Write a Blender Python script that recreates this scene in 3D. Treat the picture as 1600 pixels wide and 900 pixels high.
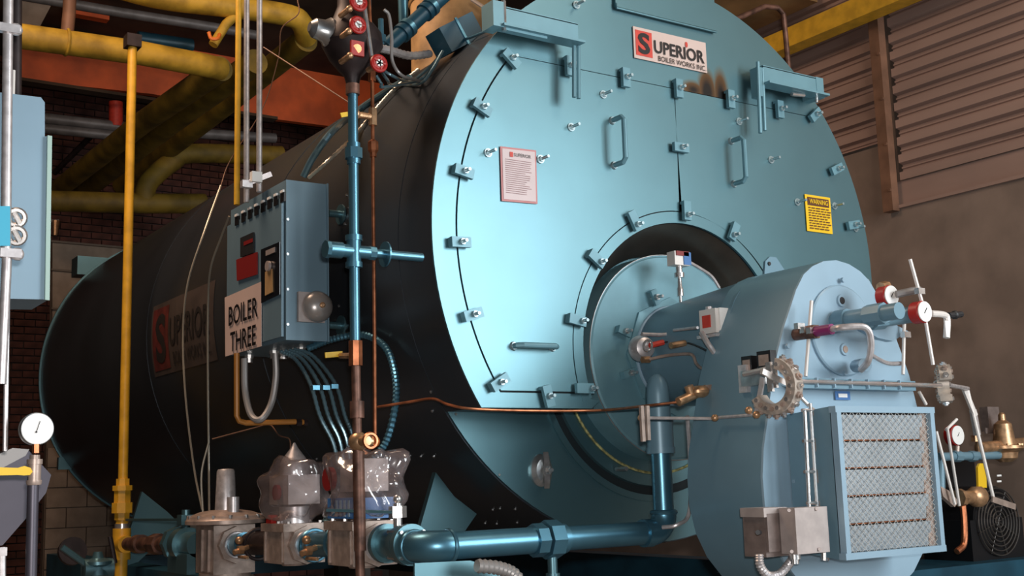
import bpy, bmesh, math, random
from mathutils import Vector, Matrix
random.seed(7)
PI = math.pi
for _o in list(bpy.data.objects): bpy.data.objects.remove(_o)
scn = bpy.context.scene
COL = scn.collection
V = Vector
Z0 = 2.3                                   # height of the boiler's axis above the floor

# ------------------------------------------------------------------ camera
CP = V((-3.46955, -3.84095, 1.34751)); YAW, PIT, ROL, FPX = .592307, .159262, -.0301667, 1860.1
cf = V((math.sin(YAW)*math.cos(PIT), math.cos(YAW)*math.cos(PIT), math.sin(PIT)))
r0 = V((math.cos(YAW), -math.sin(YAW), 0)); u0 = r0.cross(cf)
cr = r0*math.cos(ROL)+u0*math.sin(ROL); cu = -r0*math.sin(ROL)+u0*math.cos(ROL)
cd = bpy.data.cameras.new('camera'); cam = bpy.data.objects.new('camera', cd); COL.objects.link(cam)
cd.sensor_width = 36; cd.lens = FPX/1600*36; cd.clip_end = 100
m = Matrix((cr, cu, -cf)).transposed().to_4x4(); m.translation = CP; cam.matrix_world = m
scn.camera = cam

# ------------------------------------------------------------------ world, light, exposure
scn.view_settings.view_transform = 'Standard'; scn.view_settings.look = 'None'
scn.view_settings.gamma = 1; scn.view_settings.use_curve_mapping = False
scn.view_settings.exposure = 0.0
w = bpy.data.worlds.new('world'); scn.world = w; w.use_nodes = True
w.node_tree.nodes['Background'].inputs[0].default_value = (.55, .72, .9, 1)
w.node_tree.nodes['Background'].inputs[1].default_value = .3
def lamp(name, kind, loc, tgt, power, color, sx=1, sy=1, **k):
    d = bpy.data.lights.new(name, kind); d.energy = power; d.color = color
    if kind == 'AREA': d.shape = 'RECTANGLE'; d.size = sx; d.size_y = sy
    for a, b in k.items(): setattr(d, a, b)
    o = bpy.data.objects.new(name, d); COL.objects.link(o); o.location = loc
    o.rotation_euler = (V(tgt)-V(loc)).to_track_quat('-Z', 'Y').to_euler(); return o
lamp('daylight_from_bay_door', 'AREA', (1.9, -6.2, 2.9), (-.9, 0, 2.1), 345, (.90, .97, 1), 2.8, 3.2)
lamp('shell_warm_fill', 'AREA', (-2.7, 1.7, 5.6), (-1.0, 2.2, 2.6), 165, (1, .70, .5), 1.6, 1.6)  # added warm fill that browns the shell top, not a known fixture
lamp('right_wall_fill', 'AREA', (.9, -3.0, 5.5), (3.2, -.6, 3.0), 75, (1, .84, .68), 1.4, 1.4)  # added fill that brightens the right wall, not a known fixture
lamp('camera_flash', 'AREA', CP+cu*.12+cr*.05, CP+cf*5, 75, (1, .96, .93), .09, .06)

# ------------------------------------------------------------------ helpers: points
def ray(px, py): return cf+cr*((px-800)/FPX)-cu*((py-450)/FPX)
def S(px, py, ax, v):                       # point of the sight line on the plane ax = v (z from boiler axis)
    d = ray(px, py)
    if ax == 2: v += Z0
    return CP+d*((v-CP[ax])/d[ax])
def F(px, py, y=0.): return S(px, py, 1, y)
def D(px, py, t): return CP+ray(px, py)*t
def pix(p):
    d = p-CP; z = d.dot(cf)
    return (800+FPX*d.dot(cr)/z, 450-FPX*d.dot(cu)/z)
def Q(px, py, y=.3, clear=.02):              # point just above the boiler shell on this sight line, else on the plane y
    for i in range(900):
        p = D(px, py, 3.6+i*.008)
        if .05 < p.y < 6.4 and math.hypot(p.x, p.z-Z0) < 1.25+clear: return p
    return F(px, py, y)
def W(x, y, z): return V((x, y, z+Z0))       # z measured from the boiler axis

# ------------------------------------------------------------------ helpers: mesh building
def frame(d):
    d = d.normalized(); a = V((0, 0, 1)) if abs(d.z) < .9 else V((1, 0, 0))
    x = a.cross(d).normalized(); return x, d.cross(x), d
class MB:
    def __init__(s): s.bm = bmesh.new()
    def box(s, c, sz, R=None):
        c = V(c); hs = V(sz)/2; vs = []
        for i in (-1, 1):
            for j in (-1, 1):
                for k in (-1, 1):
                    v = V((i*hs.x, j*hs.y, k*hs.z))
                    if R is not None: v = R @ v
                    vs.append(s.bm.verts.new(c+v))
        for f in ((0,1,3,2),(4,6,7,5),(0,4,5,1),(2,3,7,6),(0,2,6,4),(1,5,7,3)): s.bm.faces.new([vs[i] for i in f])
        return s
    def bar(s, a, b, w, t, side=V((0, -1, 0))):      # rectangular bar from a to b; t measured along side
        a = V(a); b = V(b); d = (b-a); L = d.length; d.normalize()
        y = (side-d*side.dot(d)).normalized(); x = y.cross(d)
        return s.box((a+b)/2, (w, t, L), Matrix((x, y, d)).transposed())
    def rings(s, rr, closed=False, caps=True):
        R = [[s.bm.verts.new(p) for p in r] for r in rr]; n = len(R[0])
        for i in range(len(R)-(0 if closed else 1)):
            A, B = R[i], R[(i+1) % len(R)]
            for j in range(n): s.bm.faces.new((A[j], A[(j+1) % n], B[(j+1) % n], B[j]))
        if caps and not closed:
            s.bm.faces.new(R[0][::-1]); s.bm.faces.new(R[-1])
        return s
    def cyl(s, a, b, r, r2=None, n=16, caps=True):
        a = V(a); b = V(b); x, y, d = frame(b-a); r2 = r if r2 is None else r2
        return s.rings([[p+(x*math.cos(2*PI*i/n)+y*math.sin(2*PI*i/n))*q for i in range(n)] for p, q in ((a, r), (b, r2))], caps=caps)
    def lathe(s, a, d, prof, n=24, caps=True):        # prof: (distance along d, radius)
        a = V(a); x, y, d = frame(V(d))
        return s.rings([[a+d*t+(x*math.cos(2*PI*i/n)+y*math.sin(2*PI*i/n))*max(r, 1e-4) for i in range(n)] for t, r in prof], caps=caps)
    def tube(s, pts, r, n=8, smooth=True, k=6):
        pts = [V(p) for p in pts]
        if smooth and len(pts) > 2:
            q = [pts[0]*2-pts[1]]+pts+[pts[-1]*2-pts[-2]]; out = []
            for i in range(1, len(q)-2):
                for j in range(k):
                    t = j/k; a, b, c, e = q[i-1], q[i], q[i+1], q[i+2]
                    out.append(.5*((2*b)+(c-a)*t+(2*a-5*b+4*c-e)*t*t+(-a+3*b-3*c+e)*t**3))
            pts = out+[pts[-1]]
        rr = []; px = None
        for i, p in enumerate(pts):
            d = (pts[min(i+1, len(pts)-1)]-pts[max(i-1, 0)]).normalized()
            if px is None: px, _, _ = frame(d)
            px = (px-d*px.dot(d)).normalized(); py = d.cross(px)
            q = r[i % len(r)] if isinstance(r, (list, tuple)) else r
            rr.append([p+(px*math.cos(2*PI*j/n)+py*math.sin(2*PI*j/n))*q for j in range(n)])
        return s.rings(rr)
    def prism(s, poly, off):
        off = V(off); A = [s.bm.verts.new(V(p)) for p in poly]; B = [s.bm.verts.new(V(p)+off) for p in poly]; n = len(A)
        s.bm.faces.new(A); s.bm.faces.new(B[::-1])
        for i in range(n): s.bm.faces.new((A[i], B[i], B[(i+1) % n], A[(i+1) % n]))
        return s
    def ball(s, c, r, n=14, sc=(1, 1, 1)):
        c = V(c); rr = []
        for i in range(1, n//2):
            a = PI*i/(n//2)
            rr.append([c+V((math.sin(a)*math.cos(2*PI*j/n)*r*sc[0], math.sin(a)*math.sin(2*PI*j/n)*r*sc[1], math.cos(a)*r*sc[2])) for j in range(n)])
        s.rings(rr); return s
    def torus(s, c, d, R, r, n=32, m_=8):
        c = V(c); x, y, d = frame(V(d)); rr = []
        for i in range(n):
            e = x*math.cos(2*PI*i/n)+y*math.sin(2*PI*i/n)
            rr.append([c+e*(R+r*math.cos(2*PI*j/m_))+d*r*math.sin(2*PI*j/m_) for j in range(m_)])
        return s.rings(rr, closed=True)
    def hexa(s, a, b, r): return s.cyl(a, b, r, n=6)
    def bevel(s, w, seg=2):
        bmesh.ops.bevel(s.bm, geom=[e for e in s.bm.edges if len(e.link_faces) == 2 and e.calc_face_angle(0) > .6], offset=w, segments=seg, affect='EDGES', profile=.5)
        return s
    def build(s, name, mat, parent=None, label=None, sharp=32):
        bm = s.bm; bmesh.ops.recalc_face_normals(bm, faces=bm.faces)
        for f in bm.faces: f.smooth = True
        for e in bm.edges:
            if len(e.link_faces) == 2 and e.calc_face_angle(0) > math.radians(sharp): e.smooth = False
        if parent is not None:
            org = wloc(parent)
        else:
            c = [v.co for v in bm.verts]
            org = V(((min(p.x for p in c)+max(p.x for p in c))/2, (min(p.y for p in c)+max(p.y for p in c))/2, min(p.z for p in c)))
        bmesh.ops.translate(bm, verts=bm.verts, vec=-org)
        me = bpy.data.meshes.new(name); bm.to_mesh(me); bm.free()
        me.materials.append(mat); o = bpy.data.objects.new(name, me); COL.objects.link(o)
        if parent is not None: o.parent = parent
        else: o.location = org
        if label: o['label'] = label
        return o
def wloc(o):
    p = V((0, 0, 0))
    while o is not None: p += o.location; o = o.parent
    return p
def thing(name, label, cat, loc, group=None):
    o = bpy.data.objects.new(name, None); COL.objects.link(o); o.location = loc; o.empty_display_size = .1
    o['label'] = label; o['category'] = cat
    if group: o['group'] = group
    return o
def tag(o, label, cat, group=None):
    o['label'] = label; o['category'] = cat
    if group: o['group'] = group
    return o
def struct(o): o['kind'] = 'structure'; return o
def text(txt, org, right, up, height, mat, parent, width=None, name='lettering', bold=0, depth=.001, wrap=None, align='CENTER'):
    c = bpy.data.curves.new('t', 'FONT'); c.body = txt; c.size = 1; c.align_x = align; c.offset = bold; c.extrude = 0; c.resolution_u = 3
    o = bpy.data.objects.new('t', c); COL.objects.link(o)
    me = bpy.data.meshes.new_from_object(o.evaluated_get(bpy.context.evaluated_depsgraph_get())); bpy.data.objects.remove(o)
    xs = [v.co.x for v in me.vertices]; ys = [v.co.y for v in me.vertices]
    cx = (min(xs)+max(xs))/2 if align == 'CENTER' else min(xs); cy = (min(ys)+max(ys))/2
    sy = height/(max(ys)-min(ys)); sx = width/(max(xs)-min(xs)) if width else sy
    b = MB(); b.bm.from_mesh(me); bpy.data.meshes.remove(me)
    if wrap:
        for _ in range(3):
            bmesh.ops.subdivide_edges(b.bm, edges=[e for e in b.bm.edges if e.calc_length()*sy > .05], cuts=1)
    nrm = V(right).cross(V(up)).normalized()
    for v in b.bm.verts:
        uu, vv = (v.co.x-cx)*sx, (v.co.y-cy)*sy
        v.co = wrap(uu, vv) if wrap else V(org)+V(right)*uu+V(up)*vv+nrm*depth
    return b.build(name, mat, parent)

# ------------------------------------------------------------------ materials
def mat(name, col, rough=.5, metal=0., noise=0., scale=8., bump=0., spec=.5, coat=0., stretch=(1, 1, 1), col2=None, alpha=1., emit=None):
    m = bpy.data.materials.new(name); m.use_nodes = True; nt = m.node_tree; N = nt.nodes; L = nt.links
    b = N['Principled BSDF']; b.inputs['Base Color'].default_value = (*col, 1); b.inputs['Roughness'].default_value = rough
    b.inputs['Metallic'].default_value = metal; b.inputs['Specular IOR Level'].default_value = spec
    b.inputs['Coat Weight'].default_value = coat; b.inputs['Coat Roughness'].default_value = .36; b.inputs['Alpha'].default_value = alpha
    if emit: b.inputs['Emission Color'].default_value = (*emit, 1); b.inputs['Emission Strength'].default_value = 1
    if noise or bump:
        tc = N.new('ShaderNodeTexCoord'); mp = N.new('ShaderNodeMapping'); mp.inputs['Scale'].default_value = stretch
        L.new(tc.outputs['Object'], mp.inputs[0])
        nz = N.new('ShaderNodeTexNoise'); nz.inputs['Scale'].default_value = scale; nz.inputs['Detail'].default_value = 6; L.new(mp.outputs[0], nz.inputs['Vector'])
        if noise:
            mx = N.new('ShaderNodeMix'); mx.data_type = 'RGBA'
            c2 = col2 or tuple(max(0, c*(1-noise)) for c in col); c1 = col if col2 else tuple(min(1, c*(1+noise)) for c in col)
            mx.inputs[6].default_value = (*c1, 1); mx.inputs[7].default_value = (*c2, 1)
            cr_ = N.new('ShaderNodeMapRange'); cr_.inputs[1].default_value = .35; cr_.inputs[2].default_value = .65
            L.new(nz.outputs['Fac'], cr_.inputs[0]); L.new(cr_.outputs[0], mx.inputs[0]); L.new(mx.outputs[2], b.inputs['Base Color'])
        if bump:
            bp = N.new('ShaderNodeBump'); bp.inputs['Strength'].default_value = bump; bp.inputs['Distance'].default_value = .01
            L.new(nz.outputs['Fac'], bp.inputs['Height']); L.new(bp.outputs[0], b.inputs['Normal'])
    return m
M = dict(
 teal=mat('teal_enamel', (.11, .235, .275), .38, .76, .05, 3, .015, coat=.55),
 fitting=mat('teal_fitting_paint', (.155, .31, .37), .4, .25, .06, 8),
 stud=mat('plated_stud', (.40, .50, .53), .35, .7),
 teal_pipe=mat('teal_pipe_paint', (.10, .25, .34), .33, .75, .08, 10),
 shell=mat('dark_shell_paint', (.040, .048, .058), .36, .5, .15, 1.5, .03),
 shellgap=mat('near_black_teal', (.004, .012, .016), .7),
 blue=mat('light_blue_paint', (.15, .265, .335), .38, .15, .05, 4, .02),
 bluepale=mat('pale_and_lit_blue', (.27, .40, .50), .40, .1, .05, 4),  # burner front faces: same blue, front light put into a paler colour
 cab=mat('blue_grey_cabinet_paint', (.15, .24, .30), .42, .2, .05, 5),
 navy=mat('navy_steel_paint', (.015, .07, .11), .4, .2, .2, 5),
 steel=mat('zinc_plated_steel', (.55, .56, .56), .3, .9, .15, 30),
 galv=mat('galvanised_conduit', (.62, .58, .58), .38, .6, .15, 40),
 duskpipe=mat('dusty_grey_pipe', (.17, .16, .16), .5, .3, .2, 10),
 liner=mat('brown_reflection_liner', (.13, .10, .08), .3, .7, .3, 3),  # warm brown reflection put into the liner's colour
 chrome=mat('bright_steel_rod', (.75, .72, .70), .25, .85, .1, 20),
 alu=mat('cast_aluminium', (.38, .29, .245), .42, .35, .2, 25, .1),
 greybox=mat('grey_cast_enclosure', (.42, .36, .34), .5, .35, .1, 20),
 dgrey=mat('brown_grey_enclosure', (.20, .155, .14), .5, .3, .2, 20),
 brass=mat('brass', (.52, .31, .17), .38, .7, .3, 30),
 copper=mat('copper_tube', (.42, .15, .07), .35, .85, .35, 20),
 brownpipe=mat('rusted_iron_pipe', (.14, .07, .05), .5, .5, .5, 18, .1),
 darkiron=mat('dark_cast_iron', (.03, .02, .02), .5, .4, .4, 12, .15),
 yellow=mat('yellow_gas_paint', (.66, .36, .025), .45, .0, .15, 12, .03),
 oldyellow=mat('dusty_yellow_paint', (.50, .30, .03), .6, 0, .35, 6, .05),
 orange=mat('orange_red_paint', (.62, .10, .02), .6, 0, .25, 3),
 red=mat('red_handle_enamel', (.38, .015, .012), .4, 0, .1, 20),
 white=mat('white_dial', (.85, .84, .82), .5),
 whitemet=mat('white_painted_steel', (.75, .70, .66), .4, .1),
 signw=mat('faded_white_sign', (.62, .47, .42), .5, 0, .05, 6),
 signr=mat('red_sign_ink', (.60, .05, .03), .5, 0, .1, 30),
 paper=mat('pinkish_paper', (.66, .54, .54), .5, 0, .04, 8),
 pink=mat('pink_border_ink', (.55, .22, .22), .5),
 greyink=mat('grey_fine_print', (.36, .22, .22), .6),
 black=mat('black_paint', (.008, .007, .008), .4),
 rubber=mat('black_plastic', (.015, .015, .017), .5),
 redplate=mat('dark_red_plate', (.22, .015, .015), .4),
 warn=mat('yellow_warning_label', (.85, .52, .01), .45),
 wink=mat('dark_label_ink', (.10, .03, .01), .5),
 yhandle=mat('yellow_handle_vinyl', (.80, .50, .02), .4),
 hose=mat('grey_flexible_conduit', (.32, .30, .29), .4, .4),
 bhose=mat('blue_sealtight_conduit', (.13, .22, .26), .28, .55),
 wire=mat('silver_wire', (.50, .46, .38), .35, .7),
 tan=mat('tan_insulation_jacket', (.38, .23, .10), .6, .1, .5, 5, .2),
 purple=mat('purple_seal_tape', (.22, .02, .12), .4),
 lever=mat('grey_purple_sheet_metal', (.075, .068, .085), .45, .5, .1, 6),
 bell=mat('grey_bell_enamel', (.36, .33, .31), .3, .5, .1, 14),
 fshell=mat('faded_sign_brown', (.05, .038, .034), .6, 0, .2, 6),
 fshellr=mat('faded_sign_red', (.085, .012, .010), .6, 0, .3, 14),
 fink=mat('faded_sign_black', (.012, .010, .010), .6),
 gold=mat('amber_weld_bead', (.45, .42, .18), .4, .4, .5, 60, .3),
 mortar=mat('dark_mortar', (.05, .04, .035), .9, 0, .2, 9, .2),
 brick=mat('dark_red_brick', (.085, .028, .020), .85, 0, .5, 5, .3),
 block=mat('beige_block', (.34, .26, .20), .85, 0, .15, 7, .25),
 blockm=mat('block_joint', (.20, .155, .12), .9, 0, .1, 7),
 concrete=mat('brown_concrete_wall', (.24, .175, .14), .85, 0, .16, 3.5, .3),
 flute=mat('fluted_brown_siding', (.33, .215, .175), .75, 0, .12, 4, .08, stretch=(1, .15, 1)),
 ceil=mat('dark_ceiling', (.06, .035, .02), .9, 0, .4, 2),
 ceilr=mat('brown_ceiling_deck', (.34, .19, .075), .8, 0, .35, 2),
 post=mat('rusty_brown_column', (.20, .10, .06), .6, .1, .25, 6),
 floor=mat('grey_concrete_floor', (.16, .14, .125), .8, 0, .2, 2, .1),
 fan=mat('black_fan_guard', (.02, .02, .022), .35, .5),
 glassd=mat('dark_window', (.008, .009, .012), .15),
 mesh=mat('silver_expanded_mesh', (.45, .44, .42), .4, .5, .1, 20),
 vane=mat('grey_damper_blade', (.31, .35, .38), .5, .2, .1, 8),
 oliveyellow=mat('dimmed_olive_yellow_paint', (.17, .11, .012), .65, 0, .4, 5, .05),  # yellow with the dimness of the rear ceiling put into its colour
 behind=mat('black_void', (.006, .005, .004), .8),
 bag=mat('clear_plastic_bag', (.75, .66, .66), .10, 0, spec=1., alpha=.24),
 bluebox=mat('blue_actuator_case', (.05, .17, .42), .4),
)
# front sheet: teal enamel with a scorched streak above the doors (a mark of its own)
def scorch_mat():
    m = M['teal'].copy(); m.name = 'teal_enamel_with_scorch'; nt = m.node_tree; N = nt.nodes; L = nt.links; b = N['Principled BSDF']
    src = b.inputs['Base Color'].links[0].from_socket
    g = N.new('ShaderNodeNewGeometry'); c0 = None
    for (x, z, sx, sz, s_) in ((.215, .765, .060, .115, 1.25), (.300, .765, .05, .13, 1.1), (.13, .765, .075, .045, 1.0)):
        mp = N.new('ShaderNodeMapping'); mp.vector_type = 'POINT'; mp.inputs['Location'].default_value = (-x/sx, 0, -(z+Z0)/sz); mp.inputs['Scale'].default_value = (1/sx, 0, 1/sz)
        L.new(g.outputs['Position'], mp.inputs[0]); ln = N.new('ShaderNodeVectorMath'); ln.operation = 'LENGTH'; L.new(mp.outputs[0], ln.inputs[0])
        mr = N.new('ShaderNodeMapRange'); mr.inputs[1].default_value = 1.15; mr.inputs[2].default_value = .15; mr.inputs[3].default_value = 0; mr.inputs[4].default_value = s_; L.new(ln.outputs['Value'], mr.inputs[0])
        if c0 is None: c0 = mr.outputs[0]
        else:
            mm = N.new('ShaderNodeMath'); mm.operation = 'MAXIMUM'; L.new(c0, mm.inputs[0]); L.new(mr.outputs[0], mm.inputs[1]); c0 = mm.outputs[0]
    ra = N.new('ShaderNodeValToRGB'); e = ra.color_ramp.elements; e[0].position = 0; e[0].color = (.16, .13, .06, 1); e[1].position = 1; e[1].color = (.008, .006, .005, 1)
    k = e.new(.5); k.color = (.12, .06, .02, 1); L.new(c0, ra.inputs[0])
    fr = N.new('ShaderNodeMapRange'); fr.inputs[1].default_value = 0; fr.inputs[2].default_value = .5; L.new(c0, fr.inputs[0])
    mx = N.new('ShaderNodeMix'); mx.data_type = 'RGBA'; L.new(fr.outputs[0], mx.inputs[0]); L.new(src, mx.inputs[6]); L.new(ra.outputs[0], mx.inputs[7]); L.new(mx.outputs[2], b.inputs['Base Color'])
    return m
M['scorch'] = scorch_mat()
# clear bag: crumpled relief
def crumple():
    nt = M['bag'].node_tree; N = nt.nodes; L = nt.links; b = N['Principled BSDF']
    v = N.new('ShaderNodeTexVoronoi'); v.inputs['Scale'].default_value = 11; v.feature = 'SMOOTH_F1'; tc = N.new('ShaderNodeTexCoord'); L.new(tc.outputs['Object'], v.inputs['Vector'])
    bp = N.new('ShaderNodeBump'); bp.inputs['Strength'].default_value = .8; bp.inputs['Distance'].default_value = .02; L.new(v.outputs['Distance'], bp.inputs['Height']); L.new(bp.outputs[0], b.inputs['Normal'])
crumple()
def clear_bag():
    nt = M['bag'].node_tree; N = nt.nodes; L = nt.links; nrm = N['Principled BSDF'].inputs['Normal'].links[0].from_socket
    t = N.new('ShaderNodeBsdfTransparent'); t.inputs[0].default_value = (.93, .90, .90, 1)
    g = N.new('ShaderNodeBsdfGlossy'); g.inputs['Roughness'].default_value = .12; L.new(nrm, g.inputs['Normal'])
    d = N.new('ShaderNodeBsdfDiffuse'); d.inputs[0].default_value = (.62, .50, .50, 1); L.new(nrm, d.inputs['Normal'])
    lw = N.new('ShaderNodeLayerWeight'); lw.inputs[0].default_value = .25; L.new(nrm, lw.inputs['Normal'])
    mr = N.new('ShaderNodeMapRange'); mr.inputs[3].default_value = .08; mr.inputs[4].default_value = .75; L.new(lw.outputs['Facing'], mr.inputs[0])
    m1 = N.new('ShaderNodeMixShader'); m1.inputs[0].default_value = .15; L.new(t.outputs[0], m1.inputs[1]); L.new(d.outputs[0], m1.inputs[2])
    m2 = N.new('ShaderNodeMixShader'); L.new(mr.outputs[0], m2.inputs[0]); L.new(m1.outputs[0], m2.inputs[1]); L.new(g.outputs[0], m2.inputs[2])
    L.new(m2.outputs[0], N['Material Output'].inputs[0])
clear_bag()

# ================================================================== THE SETTING
XR, YB, XL, YF, ZC = 3.3, 9.0, -7.0, -10.0, 5.9
struct(MB().box((-1.85, -.5, -.05), (10.3, 19.4, .1)).build('floor', M['floor']))
struct(MB().box((-1.85, -.5, ZC+.05), (10.6, 19.4, .1)).build('ceiling', M['ceil']))
struct(MB().box((XL-.05, -.5, ZC/2), (.1, 19.4, ZC)).build('wall_left', M['mortar']))
# right wall: smooth concrete below, fluted siding above
zl = S(1400, 325, 0, XR).z-Z0
wr = struct(MB().box((XR+.1, -.5, (zl+Z0)/2), (.2, 19.2, zl+Z0)).build('wall_right', M['concrete']))
mb = MB().box((XR+.16, -.5, (zl+Z0+ZC)/2), (.1, 19.2, ZC-zl-Z0)); mb.build('siding_backing', M['concrete'], wr)
zf = S(1403, 283, 0, XR).z; per = S(1500, 100, 0, XR).z-S(1500, 129, 0, XR).z; prof = []
z = zf
while z < ZC-.05:
    for t, d in ((0, .0), (.46, .0), (.56, .04), (.66, .04), (.70, .028), (.78, .028), (.82, .04), (.92, .04)): prof.append((z+t*per, d))
    z += per
y1, y2 = -8, 1.44
def siding(y1, y2, pr, name):
    b = MB(); A = [b.bm.verts.new((XR+d, y1, z)) for z, d in pr]; B = [b.bm.verts.new((XR+d, y2, z)) for z, d in pr]
    for i in range(len(A)-1): b.bm.faces.new((A[i], A[i+1], B[i+1], B[i]))
    return b.build(name, M['flute'], wr, sharp=15)
siding(-8, 1.34, prof, 'fluted_siding')
siding(1.46, YB, [p for p in prof if p[0] > S(1345, 236, 0, XR).z], 'fluted_siding')
MB().box((XR+.08, -3.3, (zl+Z0+zf)/2+.0), (.12, 9.4, zf-zl-Z0)).build('siding_sill', M['flute'], wr)
MB().box((XR-.006, -3.3, zl+Z0), (.03, 9.4, .022)).build('ledge_strip', M['flute'], wr)
MB().box((XR+.06, 5.3, (zl+Z0+S(1345, 236, 0, XR).z)/2), (.1, 7.7, S(1345, 236, 0, XR).z-zl-Z0)).build('block_band', M['concrete'], wr)
po = struct(MB().box((XR-.045, 1.40, (zl+Z0+ZC)/2), (.07, .085, ZC-zl-Z0+.06)).bevel(.006).build('trim_1', M['post']))
for k in range(7): MB().cyl((XR-.08, 1.37, 3.25+.33*k), (XR-.088, 1.37, 3.25+.33*k), .012, n=8).build('rivet', M['post'], po)
# yellow beam on top of the wall and the ceiling deck beside it
ya, yb_ = S(1200, 80, 0, XR-.25), S(1375, 0, 0, XR-.25)
tag(MB().box((XR-.2, 2.6, (ya.z+yb_.z)/2+.02), (.14, 12.8, .15)).bevel(.006).build('ceiling_beam', M['yellow']), 'bright yellow steel beam along the top of the brown siding wall', 'beam')
tag(MB().prism([(2.1, 1.9, 4.82), (XR-.06, 1.9, 4.82), (XR-.06, 8.9, 4.82), (2.1, 8.9, 4.82)], (0, 0, .08)).build('ceiling_panel', M['ceilr']), 'brown ceiling panel above and behind the yellow beam', 'ceiling panel')

# rear wall: dark brick with beige block work at the foot
wb = struct(MB().box((-1.85, YB+.06, ZC/2), (10.3, .1, ZC)).build('wall_back', M['mortar']))
bl, bh = .215, .075
proto = MB().box((0, 0, 0), (bl-.012, .05, bh-.012)).bevel(.004, 1)
def hide_zone(q):
    x, y = q
    return not ((18 < x < 80 and 470 < y < 730) or (78 < x < 440 and 60 < y < 400 and y < 560-.72*x+60))
cnt = 0; pm = None; rest = MB()
for r in range(int(ZC/bh)):
    for c in range(int(10.3/bl)):
        x = XL+.1+c*bl+(bl/2 if r % 2 else 0); zz = .04+bh*(r+.5); y = YB+random.uniform(-.004, .004)
        q = pix(V((x, y, zz)))
        if not (-150 < q[0] < 700 and -60 < q[1] < 960): continue
        if not hide_zone(q) and cnt < 290:
            if pm is None:
                o = proto.build('brick', M['brick'], wb); pm = o.data
            else:
                o = bpy.data.objects.new('brick', pm); COL.objects.link(o); o.parent = wb
            o.location = V((x, y, zz))-wloc(wb)
            if cnt == 0:
                for v in pm.vertices: v.co += wloc(wb)
            cnt += 1
        else: rest.box((x, y, zz), (bl-.012, .05, bh-.012))
o = rest.build('brick_courses', M['brick'], wb); o['kind'] = 'stuff'
pier = struct(MB().box((F(70, 800, 8.8).x+1.1, 8.87, F(120, 700, 8.8).z/2+.05), (2.2, .1, F(120, 700, 8.8).z+.1)).build('wall_pier', M['blockm']))
ztop = F(120, 700, 8.8).z; xs = F(70, 800, 8.8).x; pm2 = None
for r in range(10):
    for c in range(5):
        x = xs+.2+c*.4+(.2 if r % 2 else 0); zz = .1+r*.2
        if zz > ztop: continue
        if r % 2 and c == 0: MB().box((xs+.1, 8.8, zz), (.19, .06, .19)).bevel(.005, 1).build('half_block', M['block'], pier)
        MB().box((max(x, xs+.2) if c == 0 else x, 8.8, zz), (.39, .06, .19)).bevel(.005, 1).build('block', M['block'], pier)
pn = thing('wall_panel', 'large beige sheet panel on the brick wall behind the boiler rear', 'panel', F(140, 500, 8.7))
MB().prism([F(82, 376, 8.7), F(260, 392, 8.7), F(260, 540, 8.7), F(82, 520, 8.7)], (0, .12, 0)).build('panel_sheet', M['block'], pn)
for yy in (377, 421, 482): MB().bar(F(80, yy, 8.68), F(262, yy+16, 8.68), .02, .03).build('panel_seam', M['blockm'], pn)

# ================================================================== THE BOILER
R = 1.25
def arc(cx, cz, r, a0, a1, n, y): return [W(cx+r*math.cos(a0+(a1-a0)*i/n), y, cz+r*math.sin(a0+(a1-a0)*i/n)) for i in range(n+1)]
boiler = thing('boiler', 'huge teal fire-tube boiler lying on its saddles, filling the room', 'boiler', (0, 3, 0))
MB().lathe(W(0, .26, 0), (0, 1, 0), [(0, R), (1.5, R), (1.5, R+.003), (1.54, R+.003), (1.54, R), (3.3, R), (3.3, R+.003), (3.34, R+.003), (3.34, R), (6.2, R)], 128).build('shell', M['shell'], boiler, label='dark glossy cylindrical shell')
MB().lathe(W(0, 6.44, 0), (0, 1, 0), [(0, R-.01), (0, R+.014), (.022, R+.014), (.022, R-.02)], 128).build('rear_flange', M['teal'], boiler, label='thin teal flange rim')
lug = F(100, 726, 6.44); MB().box(lug+V((.02, 0, .01)), (.14, .06, .10)).bevel(.02).build('flange_lug', M['teal'], boiler)
q = F(138, 415, 6.5); MB().box(q+V((.05, .1, 0)), (.28, .2, .16)).build('rear_bracket', M['teal'], boiler)
# smokebox: D-shaped housing in front, cut away around the burner opening
HC = (.02, -.44); HR = .575; CH = -.68
def dshape(y, ro, zb, rh, zt=None):
    ab = math.asin(zb/ro)
    pts = []
    if zt is None: pts += arc(0, 0, ro, PI-ab, ab, 120, y)           # over the top, left to right
    hx = math.sqrt(rh*rh-(zb-HC[1])**2); ah = math.atan2(zb-HC[1], hx)
    return pts+arc(HC[0], HC[1], rh, ah, PI-ah, 60, y)
MB().prism(dshape(0, R-.002, CH, HR), (0, .262, 0)).build('smokebox', M['shell'], boiler, label='curved smokebox wall around the doors')
MB().prism(dshape(-.002, R-.006, CH+.002, HR+.004), (0, .001, 0)).build('door_gap_shade', M['shellgap'], boiler)  # near-black sheet painting the shade in the gaps around the doors
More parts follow.
